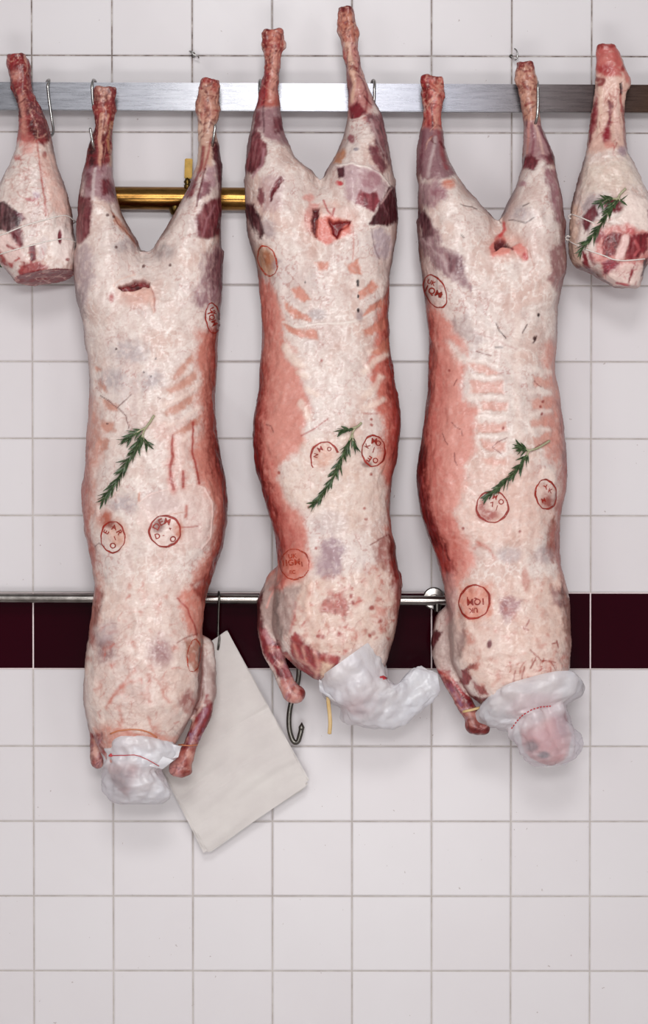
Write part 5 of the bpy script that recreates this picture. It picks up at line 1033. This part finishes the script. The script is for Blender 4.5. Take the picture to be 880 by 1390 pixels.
fl = Field((756, 904), (50, 400), (10, 164), 1.4)
RL = [(811, 61), (810, 80), (810, 106), (810, 117), (808, 130), (804, 154), (800, 181), (796, 208), (790.6, 226), (784, 248), (778.6, 269), (775.5, 285), (773, 306), (772, 333), (773, 352), (781, 363), (804, 373), (816, 381), (834, 390)]
RR = [(836, 61), (846, 80), (857, 106), (856, 117), (849, 130), (847, 154), (848.6, 181), (852, 208), (861, 226), (870, 248), (880, 269), (888, 290), (893, 315), (891, 335), (881, 356), (871, 372), (866, 390)]
fl.slices(RL, RR, [(61, 72), (130, 74), (230, 82), (390, 90)], [(61, 13), (84, 17), (106, 18), (130, 15), (181, 20), (226, 34), (280, 46), (330, 50), (365, 42), (390, 26)], 0, 2.3)
def paintR(p):
    base(p, .55, .3)
    p.poly(z10([(255, 70), (370, 70), (450, 260), (430, 310), (405, 420), (420, 600), (200, 640), (235, 420), (255, 320)]), (220, 182, 168), .9, 4, 4, .15)
    p.poly(z10([(262, 75), (370, 75), (400, 150), (390, 230), (300, 250), (262, 200)]), (192, 92, 88), .9, 4, 5, .3); p.ell(740 + 320 / 3.757, 40 + 150 / 3.757, 9, 9, (206, 128, 120), .8, .6, 5, .4); p.ell(740 + 310 / 3.757, 40 + 205 / 3.757, 8, 6, (168, 56, 60), .8, .6, 5, .4); p.poly(z10([(262, 70), (370, 70), (375, 90), (300, 95), (268, 105)]), (156, 52, 50), .8, 2, 3, .3)
    p.poly(z10([(375, 110), (445, 240), (435, 290), (400, 240), (390, 180)]), (204, 120, 110), .8, 3, 4, .3); p.stroke(z10([(270, 255), (300, 260), (285, 280)]), 6, (130, 26, 30), .85, 2); p.poly(z10([(382, 275), (395, 268), (396, 330), (384, 335)]), (64, 20, 20), 1, 1, 1, .05, h=-2); p.ell(740 + 402 / 3.757, 40 + 195 / 3.757, 3, 4, (150, 40, 40), .8)
    p.poly(z10([(245, 400), (265, 330), (270, 420), (240, 560), (218, 610), (222, 540)]), (138, 28, 44), .95, 2.5, 4, .15); p.poly(z10([(325, 360), (345, 380), (335, 470), (325, 560), (305, 575), (310, 520), (325, 450)]), (140, 50, 66), .9, 2.5, 4, .15); p.ell(740 + 318 / 3.757, 40 + 540 / 3.757, 6, 11, (150, 26, 48), .9, .5, 3, .2); p.stroke(z10([(290, 300), (285, 400), (275, 520)]), 6, (230, 200, 184), .8, 2, 2, .2, h=.8); p.stroke(z10([(365, 320), (365, 430), (370, 560)]), 6, (228, 196, 186), .8, 2, 2, .2, h=.8); p.stroke(z10([(385, 330), (390, 420)]), 3, (170, 70, 66), .8); p.stroke(z10([(395, 400), (405, 520), (412, 600)]), 4, (150, 80, 80), .7)
    p.veins(z10([(260, 270), (400, 270), (400, 600), (250, 600)]), 30, (166, 62, 66), .6, (.8, 2), (6, 20), 51, 1.5)
    p.ell(740 + 395 / 3.757, 40 + 620 / 3.757, 7, 7, (160, 130, 146), .7); p.ell(740 + 330 / 3.757, 40 + 590 / 3.757, 6, 5, (206, 130, 120), .7); p.poly(z10([(200, 690), (420, 650), (480, 780), (400, 820), (180, 860)]), (222, 204, 190), .6, 8, 8, .3)
    p.poly(z10([(195, 900), (230, 840), (280, 850), (330, 900), (260, 980), (220, 1040), (195, 1000)]), (176, 160, 162), .8, 4, 5, .3); p.poly(z10([(140, 880), (175, 900), (165, 1100), (190, 1200), (130, 1200), (110, 1050)]), (220, 190, 172), .8, 4, 4, .2)
    p.poly(z10([(195, 950), (225, 920), (260, 900), (270, 950), (235, 1000), (205, 1040)]), (110, 30, 44), .95, 2, 3, .1); p.poly(z10([(190, 1130), (215, 1150), (240, 1210), (225, 1240), (195, 1190)]), (134, 24, 40), .95, 2, 3, .1); p.poly(z10([(220, 1120), (250, 1160), (255, 1200), (230, 1170)]), (140, 40, 52), .9, 2, 3, .1)
    p.poly(z10([(300, 870), (370, 865), (440, 900), (420, 930), (330, 930), (300, 910)]), (128, 30, 46), .95, 2, 3, .1)
    p.poly(z10([(390, 850), (440, 830), (560, 900), (560, 1060), (440, 1040), (370, 960), (400, 910)]), (240, 222, 214), .95, 4, 4, .1, h=3); p.poly(z10([(510, 930), (560, 910), (560, 980), (515, 970)]), (130, 60, 76), .9, 2, 3, .1)
    p.poly(z10([(270, 1050), (340, 1000), (420, 1000), (540, 1040), (540, 1160), (480, 1220), (300, 1260), (250, 1160)]), (206, 130, 124), .85, 4, 6, .3)
    p.poly(z10([(305, 1060), (340, 1035), (395, 1040), (385, 1100), (350, 1160), (300, 1160), (290, 1110)]), (128, 34, 44), .95, 2, 3, .1, h=-1.5); p.veins(z10([(305, 1060), (395, 1040), (350, 1160), (290, 1130)]), 26, (196, 120, 116), .7, (.7, 1.3), (4, 9), 52, 2.2)
    p.poly(z10([(390, 1050), (430, 1035), (438, 1070), (400, 1170), (370, 1190), (350, 1170)]), (236, 204, 198), .95, 2, 2, .1, h=2.5); p.poly(z10([(440, 1050), (520, 1040), (520, 1120), (470, 1170), (410, 1170), (430, 1100)]), (136, 22, 40), .95, 2.5, 4, .12, .2); p.stroke(z10([(460, 1080), (480, 1120), (460, 1150)]), 4, (206, 110, 112), .7)
    p.poly(z10([(285, 1190), (330, 1175), (380, 1195), (365, 1240), (300, 1250)]), (150, 66, 80), .95, 2, 3, .1); p.veins(z10([(285, 1190), (380, 1195), (350, 1245), (300, 1245)]), 16, (206, 140, 150), .7, (.7, 1.3), (3, 8), 53)
    p.poly(z10([(380, 1200), (470, 1180), (500, 1200), (480, 1330), (360, 1310), (300, 1270)]), (238, 214, 206), .85, 3, 4, .2, h=1); p.poly(z10([(455, 1200), (440, 1260), (425, 1290), (430, 1240)]), (150, 24, 44), .95, 1.5, 3, .1); p.poly(z10([(500, 1180), (520, 1160), (510, 1240), (485, 1260)]), (90, 16, 30), .95, 2, 2, .1); p.stroke(z10([(370, 1290), (430, 1305)]), 4, (180, 40, 60), .8); p.stroke(z10([(260, 1080), (280, 1040), (300, 1060)]), 7, (160, 70, 80), .8, 2, 3, .2); p.stroke(z10([(250, 1000), (280, 990), (330, 1000)]), 6, (232, 200, 192), .7, 2, 3, .2, h=1.5)
    p.ell(740 + 440 / 3.757, 40 + 1030 / 3.757, 6, 6, (206, 110, 110), .8, .6, 4, .4); p.veins(z10([(260, 1180), (480, 1180), (470, 1300), (300, 1270)]), 20, (176, 60, 74), .6, (1, 2.2), (5, 14), 54)
rootR = empty('leg_of_lamb', W(836, 95, 60), 'tied leg of lamb with pale shank and bone cut facing out at far right', 'leg of lamb', 'tied legs of lamb hung on the rail')
bodyR, bvhR = solid(fl, 80, rootR, 'leg_meat', paintR, 5, (1.2, 18, .6, 6))

def draped(bvh, pts, lift, step=3.0):
    out = []
    for (a, b) in zip(pts[:-1], pts[1:]):
        n = max(1, int(math.hypot(b[0] - a[0], b[1] - a[1]) / step))
        for k in range(n):
            q, _ = hit(bvh, a[0] + (b[0] - a[0]) * k / n, a[1] + (b[1] - a[1]) * k / n, lift)
            if q is not None: out.append(q)
    q, _ = hit(bvh, pts[-1][0], pts[-1][1], lift)
    if q is not None: out.append(q)
    return out
def soften(P, it=3):
    P = [Vector(p) for p in P]
    for _ in range(it):
        P = [P[0]] + [P[i - 1] * .25 + P[i] * .5 + P[i + 1] * .25 for i in range(1, len(P) - 1)] + [P[-1]]
    return P
def twine(bvh, root, front, back, r=.85):
    P = soften(draped(bvh, front, r * S), 2)
    pts = P + [W(*q) for q in back]
    mb = MB(); mb.tube(pts, r * S, 8); return mb.build('twine', M['twine'], root)
twine(bvhL, rootL, [(-8, 322), (5, 318), (31, 307), (52, 301), (70, 296), (85, 292), (93, 293), (98, 298)], [(103, 301, 84), (100, 303, 62), (84, 304, 44), (40, 312, 37), (0, 320, 44)])
twine(bvhL, rootL, [(-8, 347), (3, 344), (31, 336), (62, 328), (85, 324), (94, 325), (100, 328)], [(106, 331, 84), (103, 333, 62), (86, 334, 46), (44, 338, 40), (6, 345, 48)])
tw1 = twine(bvhR, rootR, [(777, 291), (783, 293), (790.6, 296), (800, 300), (808, 304)], [])
tw2 = twine(bvhR, rootR, [(773, 327), (780, 331), (793, 337), (806, 342), (820, 347), (830, 351.5), (846, 353.5), (860, 353), (874, 351)], [(884, 350, 84), (880, 349, 60), (850, 346, 42), (800, 336, 48), (770, 327, 70)])
for (x, y, tw) in ((773, 292, tw1), (769, 321, tw2)):
    mb = MB(); mb.tube([W(x + 6, y + 1, 96), W(x + 2, y - 1, 98), W(x - 1, y + 1, 96), W(x, y + 4, 95), W(x + 4, y + 5, 95)], 1.1 * S, 8); mb.build('twine_knot', M['twine'], tw)

# ================================================================ STAMPS
def ring_words(words, rx, ry):
    """letters set round the rim: (text, angle, size)"""
    return [(t, rx * math.cos(math.radians(a)), ry * math.sin(math.radians(a)), sz, math.radians(a - 90)) for t, a, sz in words]
stamp(bvhA, rootA, 288.5, 432, 9.5, 20.5, .1, [('UK', 1, 9, 8.5, -1.25), ('1QM', -1, 0, 10, -1.25), ('1', 0, -10, 8, -1.25)], 1.5)
stamp(bvhA, rootA, 224, 721, 21, 21, 0, ring_words([('D', 152, 13), ('E', 115, 13), ('M', 76, 12)], 12.5, 13) + [('D', -10, -7, 10, .3), ('O', 11, -11, 11, .2), ('-', -2, -5, 9, 0), ('+', 7, 3, 7, .3)], 2.4)
stamp(bvhA, rootA, 153.5, 729, 16, 21, 0, ring_words([('E', 150, 10), ('A', 80, 10), ('R', 30, 10)], 10, 13) + [('1', 3, -2, 8, .4), ('O', 0, -12, 11, -.3)], 1.8)
stamp(bvhA, rootA, 263, 890, 9, 22, -.1, [], 1.4, 'ink_pale')
stamp(bvhB, rootB, 363.5, 354, 12, 21, .3, [], 1.8, 'ink_pale')
stamp(bvhB, rootB, 441, 622, 19, 22, 0, ring_words([('M', 120, 9), ('O', 60, 8), ('N', 165, 8)], 12, 14), 2.2, 'ink', (20, 215))
stamp(bvhB, rootB, 507, 612, 15.5, 21, 0, ring_words([('M', 85, 11), ('O', 50, 10), ('K', 150, 9), ('E', 235, 11), ('O', 285, 10)], 9.5, 13) + [('/', 0, 1, 10, 0)], 2.0)
stamp(bvhB, rootB, 400.5, 766, 19.5, 20.5, 0, [('UK', -3, 11, 8.5, .1), ('1IGM', -5, 2, 11.5, .1), ('1', 10, 0, 9, .1), ('EC', -3, -11, 7, .1)], 1.7, 'ink_pale')
stamp(bvhC, rootC, 591.5, 395.5, 13.5, 23.5, .42, [('UK', 0, 13, 8.5, -.85), ('1QM', -3, 1, 12, -.85), ('1', 5, -9, 9, -.85)], 1.7)
stamp(bvhC, rootC, 668.5, 688, 21.5, 21, 0, ring_words([('M', 75, 9), ('O', 30, 10), ('K', 115, 7)], 13.5, 13.5) + [('7', 0, 3, 9, .3), ('/', 6, -2, 9, 0)], 2.4)
stamp(bvhC, rootC, 741, 671, 14, 20, .1, [('Y', 1, 9, 9, .2), ('K', 6, 4, 8, -.4), ('M', -4, -8, 8, .2)], 2.0)
stamp(bvhC, rootC, 644.5, 817, 20.5, 23, -.3, [('UK', 2, -11, 9, 3.5), ('1QM', 2, 1, 12, 3.5), ('1', -10, 1, 9, 3.5)], 2.3)

# ================================================================ ROSEMARY
def rosemary(bvh, main, start, branches, label, seed, ln=17, dens=1.0, off=None):
    r = random.Random(seed)
    def place(px, py, lift):
        q, n = hit(bvh, px, py, lift * S)
        if q is None: q = W(px, py, (off or 120) + lift); n = Vector((0, -1, 0))
        return q, n
    root = empty('rosemary_sprig', place(*main[len(main) // 2][:2], 1)[0], label, 'rosemary', 'rosemary sprigs laid on the lamb')
    stem = MB(); top = MB(); und = MB()
    def needle(o, dirn, n, L, w):
        side = dirn.cross(n).normalized(); bend = r.uniform(-.22, .3); tw = r.uniform(-1.5, 1.5)
        side = (side * math.cos(tw) + n * math.sin(tw)).normalized(); nn = side.cross(dirn).normalized()
        if nn.dot(n) < 0: nn = -nn
        k = 6; vs = []; vu = []
        for i in range(k + 1):
            t = i / k; c = o + dirn * (L * t) + n * (bend * L * t * t * .6) + side * (bend * L * .25 * t * t)
            ww = w * (.45 + .55 * math.sin(math.pi * min(1, t * 1.15 + .08))) * (1 if t < .9 else .55)
            if i == k: ww = w * .12
            vs += [c - side * ww, c + nn * ww * .55, c + side * ww]; vu += [c - side * ww, c - nn * ww * .3, c + side * ww]
        f = []
        for i in range(k):
            a = i * 3
            f += [(a, a + 1, a + 4, a + 3), (a + 1, a + 2, a + 5, a + 4)]
        top.add(vs, f); und.add(vu, f)
    def spray(path, s0, L, wid, lift):
        P = smooth_path(path, 8); pts = []
        for p in P: pts.append(place(p[0], p[1], lift))
        cs = soften([q for q, _ in pts], 3); nrm = pts[len(pts) // 2][1]
        rs = [1.5 * S * (1 - .55 * i / len(cs)) for i in range(len(cs))]; stem.tube(cs, rs, 8)
        acc = 0; tot = sum((b - a).length for a, b in zip(cs[:-1], cs[1:])); run = 0; phase = r.random() * 6
        for i in range(len(cs) - 1):
            seg = (cs[i + 1] - cs[i]); L0 = seg.length; t = seg.normalized(); n0 = pts[i][1]
            acc += L0; run += L0
            if run / tot < s0: acc = 0; continue
            while acc > 3.0 * S / dens:
                acc -= 3.0 * S / dens; phase += 2.4; side = t.cross(n0).normalized()
                fr = run / tot
                for sg in (0, math.pi):
                    a = phase + sg + r.gauss(0, .3); out = side * math.cos(a) + n0 * (abs(math.sin(a)) * .75 + .05)
                    sp = r.uniform(.38, .95) * (1 - .3 * fr)
                    needle(cs[i] + seg * r.random(), (t + out * sp).normalized(), n0, L * S * r.uniform(.72, 1.1) * (1 if fr < .9 else .8), wid * S * r.uniform(.85, 1.15))
    spray(main, start, ln, 1.75, 3.4)
    for b in branches: spray(b, .12, ln * .92, 1.65, 4.4)
    stem.build('stem', M['stem'], root); top.build('needles', M['needle'], root); und.build('needle_undersides', M['needle_back'], root)
rosemary(bvhA, [(210, 565), (201, 578), (194, 590), (184, 612), (170, 634), (154, 662), (140, 680)], .2, [[(198, 582), (185, 589), (171, 599)], [(194, 590), (196, 598), (199, 604)]], 'long green rosemary sprig on the loin of the left carcass', 1)
rosemary(bvhB, [(490, 574), (482, 582), (475, 596), (464, 622), (450, 650), (437, 672), (427, 684)], .2, [[(483, 580), (473, 583), (464, 587)], [(478, 590), (479, 600), (480, 606)]], 'slender green rosemary sprig on the loin of the middle carcass', 2, 15)
rosemary(bvhC, [(744, 599), (728, 609), (718, 612), (713, 622), (698, 641), (676, 663), (658, 676)], .32, [[(719, 611), (711, 611), (704, 612)], [(717, 612), (708, 607), (703, 605)]], 'short dark rosemary sprig on the loin of the right carcass', 3, 15)
rosemary(bvhR, [(849, 258), (840, 268), (833, 279), (822, 297), (806, 320), (790, 341)], .18, [[(838, 271), (826, 272), (816, 277)], [(838, 270), (843, 272), (846, 274)]], 'rosemary sprig tucked under the twine of the right leg of lamb', 4, 15)
rosemary(bvhL, [(-14, 258), (-11, 290), (-9, 320), (-5, 345), (-2, 364)], .08, [[(-12, 275), (-8, 283), (-5, 289)]], 'rosemary sprig showing only its tips at edge of the left leg of lamb', 5, 18, 1.0, 128)

# ================================================================ PLASTIC BAGS OVER THE HEADS
def bag(name, label, rings, seed, amp, thin_fn, cl=None, nth=120, per=11, close=True, pleat=.4, rim=.16):
    """rings: (Lx,Ly,Rx,Ry,d,b,sag)"""
    R_ = smooth_path(rings, per); rs = np.random.default_rng(seed); P = []
    for q in R_:
        lx, ly, rx, ry, d, b, sag = q
        for k in range(nth):
            w = 2 * math.pi * k / nth; c, s = math.cos(w), math.sin(w)
            c2 = np.sign(c) * abs(c) ** .9; s2 = np.sign(s) * abs(s) ** .9
            x = (lx + rx) / 2 + (rx - lx) / 2 * c2; y = (ly + ry) / 2 + (ry - ly) / 2 * c2 + sag * s2 * (1 if s2 > 0 else .35)
            P.append((x, y, d + b * s2))
    P = np.array(P, np.float32); nr = len(R_)
    # crumpled facets: cones around random seeds meeting in creases, plus drawn pleats
    ctr = P.reshape(nr, nth, 3).mean(1).repeat(nth, 0); out = P - ctr; out /= np.linalg.norm(out, axis=1)[:, None] + 1e-6
    D = np.zeros(len(P))
    for n_s, a in ((34, amp * .9), (110, amp * 1.25), (330, amp * .7), (900, amp * .28)):
        sd = P[rs.choice(len(P), n_s, replace=False)] + rs.normal(0, 2, (n_s, 3)); dm = np.linalg.norm(P[:, None, :] - sd[None], axis=2)
        sp = np.median(dm.min(1)) + 1e-6; e = (dm / sp + rs.uniform(0, 1.1, n_s)[None]).min(1); D += a * (e - e.mean()) * rs.choice([-1, 1], 1, p=[.35, .65])
    th = np.tile(np.arange(nth), nr) * 2 * math.pi / nth; fr = np.repeat(np.arange(nr) / (nr - 1), nth)
    for k in range(7):
        ph = rs.uniform(0, 6.28); f = rs.integers(5, 15); D += amp * pleat * (1 - np.abs(np.sin(th * f / 2 + ph + rs.normal(0, 1.2) * fr)) * 1.6) * rs.uniform(.2, .7)
    D = np.clip(D, -amp * 2.4, amp * 2.2)
    D *= .3 + .7 * np.clip(fr / rim, 0, 1) ** .8
    P = P + out * D[:, None]
    V = [W(*p) for p in P]; F = []
    for i in range(nr - 1):
        for k in range(nth): F.append((i * nth + k, i * nth + (k + 1) % nth, (i + 1) * nth + (k + 1) % nth, (i + 1) * nth + k))
    if close:
        c = P[-nth:].mean(0); V.append(W(*c)); F += [(len(V) - 1, (nr - 1) * nth + (k + 1) % nth, (nr - 1) * nth + k) for k in range(nth)]
    me = mesh(V, F); th_ = [thin_fn(*p) for p in P] + ([thin_fn(*P[-1])] if close else [])
    a = me.attributes.new('thin', 'FLOAT', 'POINT'); a.data.foreach_set('value', th_)
    root = empty(name, V[0], label, 'plastic bag', 'plastic bags over the lamb heads')
    o = link('bag_film', me, M['film'], root)
    bpy.context.view_layer.update()
    return root, o, BVHTree.FromObject(o, bpy.context.evaluated_depsgraph_get())

def thinA(x, y, d):
    t = .06 + .52 * float(sst(np.float64(y), 1030, 1048)) * float(1 - sst(np.float64(x), 176 + (y - 1050) * -.4, 196 + (y - 1050) * -.4))
    return t
bA, oA, vA = bag('plastic_bag', 'white plastic bag with red seam tied over the head of the left carcass', [(139, 1000, 226, 1002, 104, 46, -3), (139, 1006, 236, 1008, 106, 48, -2), (139.5, 1016, 242, 1017, 106, 48, 1), (140, 1026, 236, 1030, 106, 48, 2), (140, 1036, 221, 1040, 108, 46, 4), (139, 1046, 217, 1047, 110, 44, 4), (138.5, 1058, 222, 1058, 110, 42, 3), (140, 1070, 229, 1069, 110, 38, 2), (145, 1081, 232, 1080, 110, 30, 2), (152, 1089, 229, 1088, 110, 20, 1), (160, 1092, 224, 1092, 110, 7, 0)], 5, 2.3, thinA)
mb = MB()
fv = []
for j in range(9):
    for i in range(13):
        u = i / 12; v = j / 8
        top = np.array((214, 1006)) * (1 - u) + np.array((246, 1013)) * u; bot = np.array((208, 1034)) * (1 - u) + np.array((242, 1028)) * u
        q = top * (1 - v) + bot * v; fv.append(W(q[0], q[1], 138 - 6 * u + 1.5 * math.sin(u * 9 + v * 5) + 1.2 * math.sin(v * 8 - u * 3)))
ff = [(j * 13 + i, j * 13 + i + 1, (j + 1) * 13 + i + 1, (j + 1) * 13 + i) for j in range(8) for i in range(12)]
b0 = len(fv)
for j in range(9):
    for i in range(13):
        u = i / 12; v = j / 8
        top = np.array((180, 1012)) * (1 - u) + np.array((236, 1032)) * u; bot = np.array((186, 1036)) * (1 - u) + np.array((221, 1044)) * u
        if u > .8: pass
        q = top * (1 - v) + bot * v; fv.append(W(q[0], q[1], 150 - 9 * u * u + 1.4 * math.sin(u * 7 + v * 4)))
ff += [(b0 + j * 13 + i, b0 + j * 13 + i + 1, b0 + (j + 1) * 13 + i + 1, b0 + (j + 1) * 13 + i) for j in range(8) for i in range(12)]
me = mesh(fv, ff); a = me.attributes.new('thin', 'FLOAT', 'POINT'); a.data.foreach_set('value', [.05] * len(fv)); link('cuff_flap', me, M['film'], bA)
P = soften(draped(vA, [(150, 1026), (165, 1025), (182, 1025)], 1.2 * S), 1) + [W(190, 1026.5, 156), W(200, 1031, 154), W(209, 1036, 152), W(216, 1040, 149)]
mb = MB(); mb.tube(P, .55 * S, 6); mb.tube([W(148, 1026, 138), W(151, 1025, 141), W(154, 1026.5, 142)], [1.2 * S, 2.4 * S, 1.0 * S], 8); mb.build('red_seam', M['red_tape'], oA)

def thinB(x, y, d):
    return .05 + .3 * math.exp(-(((x - 484) / 22) ** 2 + ((y - 962) / 20) ** 2)) + .1 * float(sst(np.float64(y), 950, 985))
bB, oB, vB = bag('plastic_bag', 'white plastic bag with long empty tail wrapped over the head of the middle carcass', [(434, 919, 508, 866, 108, 64, 0), (437, 932, 517, 878, 109, 62, 0), (444, 948, 525, 900, 110, 55, 0), (459, 962, 528, 919, 112, 49, 0), (466, 976, 533, 929, 112, 40, 0), (486, 988, 540, 928, 112, 32, 0), (512, 993, 548, 920, 110, 24, 0), (544, 987, 557, 913, 108, 17, 0), (572, 964, 568, 907, 106, 12, 0), (588, 947, 580, 911, 105, 8, 0), (597, 934, 595, 919, 104, 3, 0)], 8, 2.2, thinB)
fv = []
for j in range(9):
    for i in range(9):
        u = i / 8; v = j / 8
        q = (np.array((433, 922)) * (1 - u) + np.array((466, 938)) * u) * (1 - v) + (np.array((434, 938)) * (1 - u) + np.array((458, 954)) * u) * v
        fv.append(W(q[0], q[1], 128 + 10 * u + 1.6 * math.sin(u * 8 + v * 6) + 1.2 * math.sin(v * 11 - u * 3)))
me = mesh(fv, [(j * 9 + i, j * 9 + i + 1, (j + 1) * 9 + i + 1, (j + 1) * 9 + i) for j in range(8) for i in range(8)]); a = me.attributes.new('thin', 'FLOAT', 'POINT'); a.data.foreach_set('value', [.12] * len(fv)); link('cuff_flap', me, M['film'], bB)
P = draped(vB, [(516, 920), (520, 919), (524, 921), (520, 922)], 1.0 * S, 1.5)
if len(P) > 2: mb = MB(); mb.tube(P, 1.3 * S, 8); mb.build('red_seam', M['red_tape'], oB)

def thinC(x, y, d):
    return .26 + .34 * float(sst(np.float64(y - .42 * (770 - x)), 958, 972)) if y > 940 else .2
bC, oC, vC = bag('plastic_bag', 'flared clear white plastic bag with red stripe tied over the head of the right carcass', [(652, 962, 789, 923, 108, 61, -24), (645, 970, 793, 931, 109, 59, -17), (647, 980, 788, 944, 110, 54, -9), (662, 986, 776, 951, 110, 48, -6), (681, 990, 769, 957, 110, 43, -7), (692, 992, 769, 964, 110, 43, -8), (693, 1000, 776, 978, 110, 47, 0), (697, 1010, 786, 996, 110, 47, 3), (706, 1022, 787, 1012, 110, 42, 2), (719, 1033, 780, 1027, 110, 31, 1), (732, 1041, 762, 1039, 110, 14, 0)], 12, 3.0, thinC, pleat=1.5, rim=.05)
P = soften(draped(vC, [(695, 989), (701, 980), (710, 970), (722, 963), (735, 959), (748, 958)], .8 * S, 2), 1)
mb = MB()
for i in range(0, len(P) - 1, 2): mb.tube([P[i], P[i + 1]], .8 * S, 6)
mb.build('red_stripe', M['red_tape'], oC)

# ================================================================ RUBBER BANDS
def band(pts, label, mat='rubber', r=1.3, flat=.5):
    mb = MB(); mb.tube([W(*p) for p in smooth_path(pts, 6)], r * S, 8, True, flat); return tag(mb.build('rubber_band', M[mat]), label, 'rubber band', 'rubber bands on the carcasses')
band([(628, 967, 86), (627, 966, 98), (631, 965.5, 110), (641, 963.5, 113), (650, 961, 112), (654, 960, 104), (650, 961, 92), (638, 965, 86), (628, 967, 86)], 'tan rubber band round the foreleg of the right carcass', 'rubber', 1.8, .6)
band([(445.5, 946, 122), (446, 954, 121), (447.5, 968, 120), (448.4, 982, 120), (447.4, 996, 120)], 'loose tan rubber strip dangling below the bag of the middle carcass', 'rubber', 2.6, .3)
band([(243, 1012, 100), (243, 1011, 108), (248, 1011.5, 116), (256, 1012, 117), (264, 1011.5, 113), (268, 1011, 104), (264, 1010, 92), (252, 1010, 88), (244, 1011, 92)], 'thin orange rubber band round the foreleg of the left carcass', 'orange_rubber', .8, 1)
P = soften(draped(bvhA, [(150, 996), (160, 992), (175, 990), (190, 990.5), (203, 994), (213, 1001)], .7 * S), 1)
mb = MB(); mb.tube(P, 1.0 * S, 8); tag(mb.build('rubber_band', M['orange_rubber']), 'orange rubber band across the neck above the bag of the left carcass', 'rubber band', 'rubber bands on the carcasses')

# ================================================================ CAMERA, LIGHT
cam = bpy.data.cameras.new('camera'); co = bpy.data.objects.new('camera', cam); COL.objects.link(co)
co.location = CAMP; co.rotation_euler = (math.pi / 2, 0, 0)
cam.sensor_fit = 'HORIZONTAL'; cam.sensor_width = 36; cam.lens = 36 * CAM / (IW * S); cam.clip_start = .05; cam.clip_end = 50
SC.camera = co
def area(name, loc, aim, sx, sy, power, col=(1, 1, 1)):
    l = bpy.data.lights.new(name, 'AREA'); l.shape = 'RECTANGLE'; l.size = sx; l.size_y = sy; l.energy = power; l.color = col
    o = bpy.data.objects.new(name, l); COL.objects.link(o); o.location = loc
    o.rotation_euler = (Vector(aim) - Vector(loc)).to_track_quat('-Z', 'Y').to_euler(); return o
area('softbox_left', (-2.3, -4.6, 1.5), (0, 0, 1.2), 1.0, 1.8, 19)
area('softbox_right', (2.3, -4.6, 1.5), (0, 0, 1.2), 1.0, 1.8, 19)
area('softbox_top', (-.05, -4.6, 3.6), (0, 0, 1.15), 1.1, .8, 56)
area('softbox_low', (0, -3.4, .3), (0, 0, 1.35), 1.3, .5, 22)
area('softbox_front', (0, -5.3, 2.1), (0, 0, 1.25), 1.2, .5, 66)
w = bpy.data.worlds.new('studio'); SC.world = w; w.use_nodes = True
w.node_tree.nodes['Background'].inputs[0].default_value = (.9, .89, .9, 1); w.node_tree.nodes['Background'].inputs[1].default_value = .26
SC.view_settings.view_transform = 'Standard'; SC.view_settings.look = 'None'; SC.view_settings.exposure = 0; SC.view_settings.gamma = 1
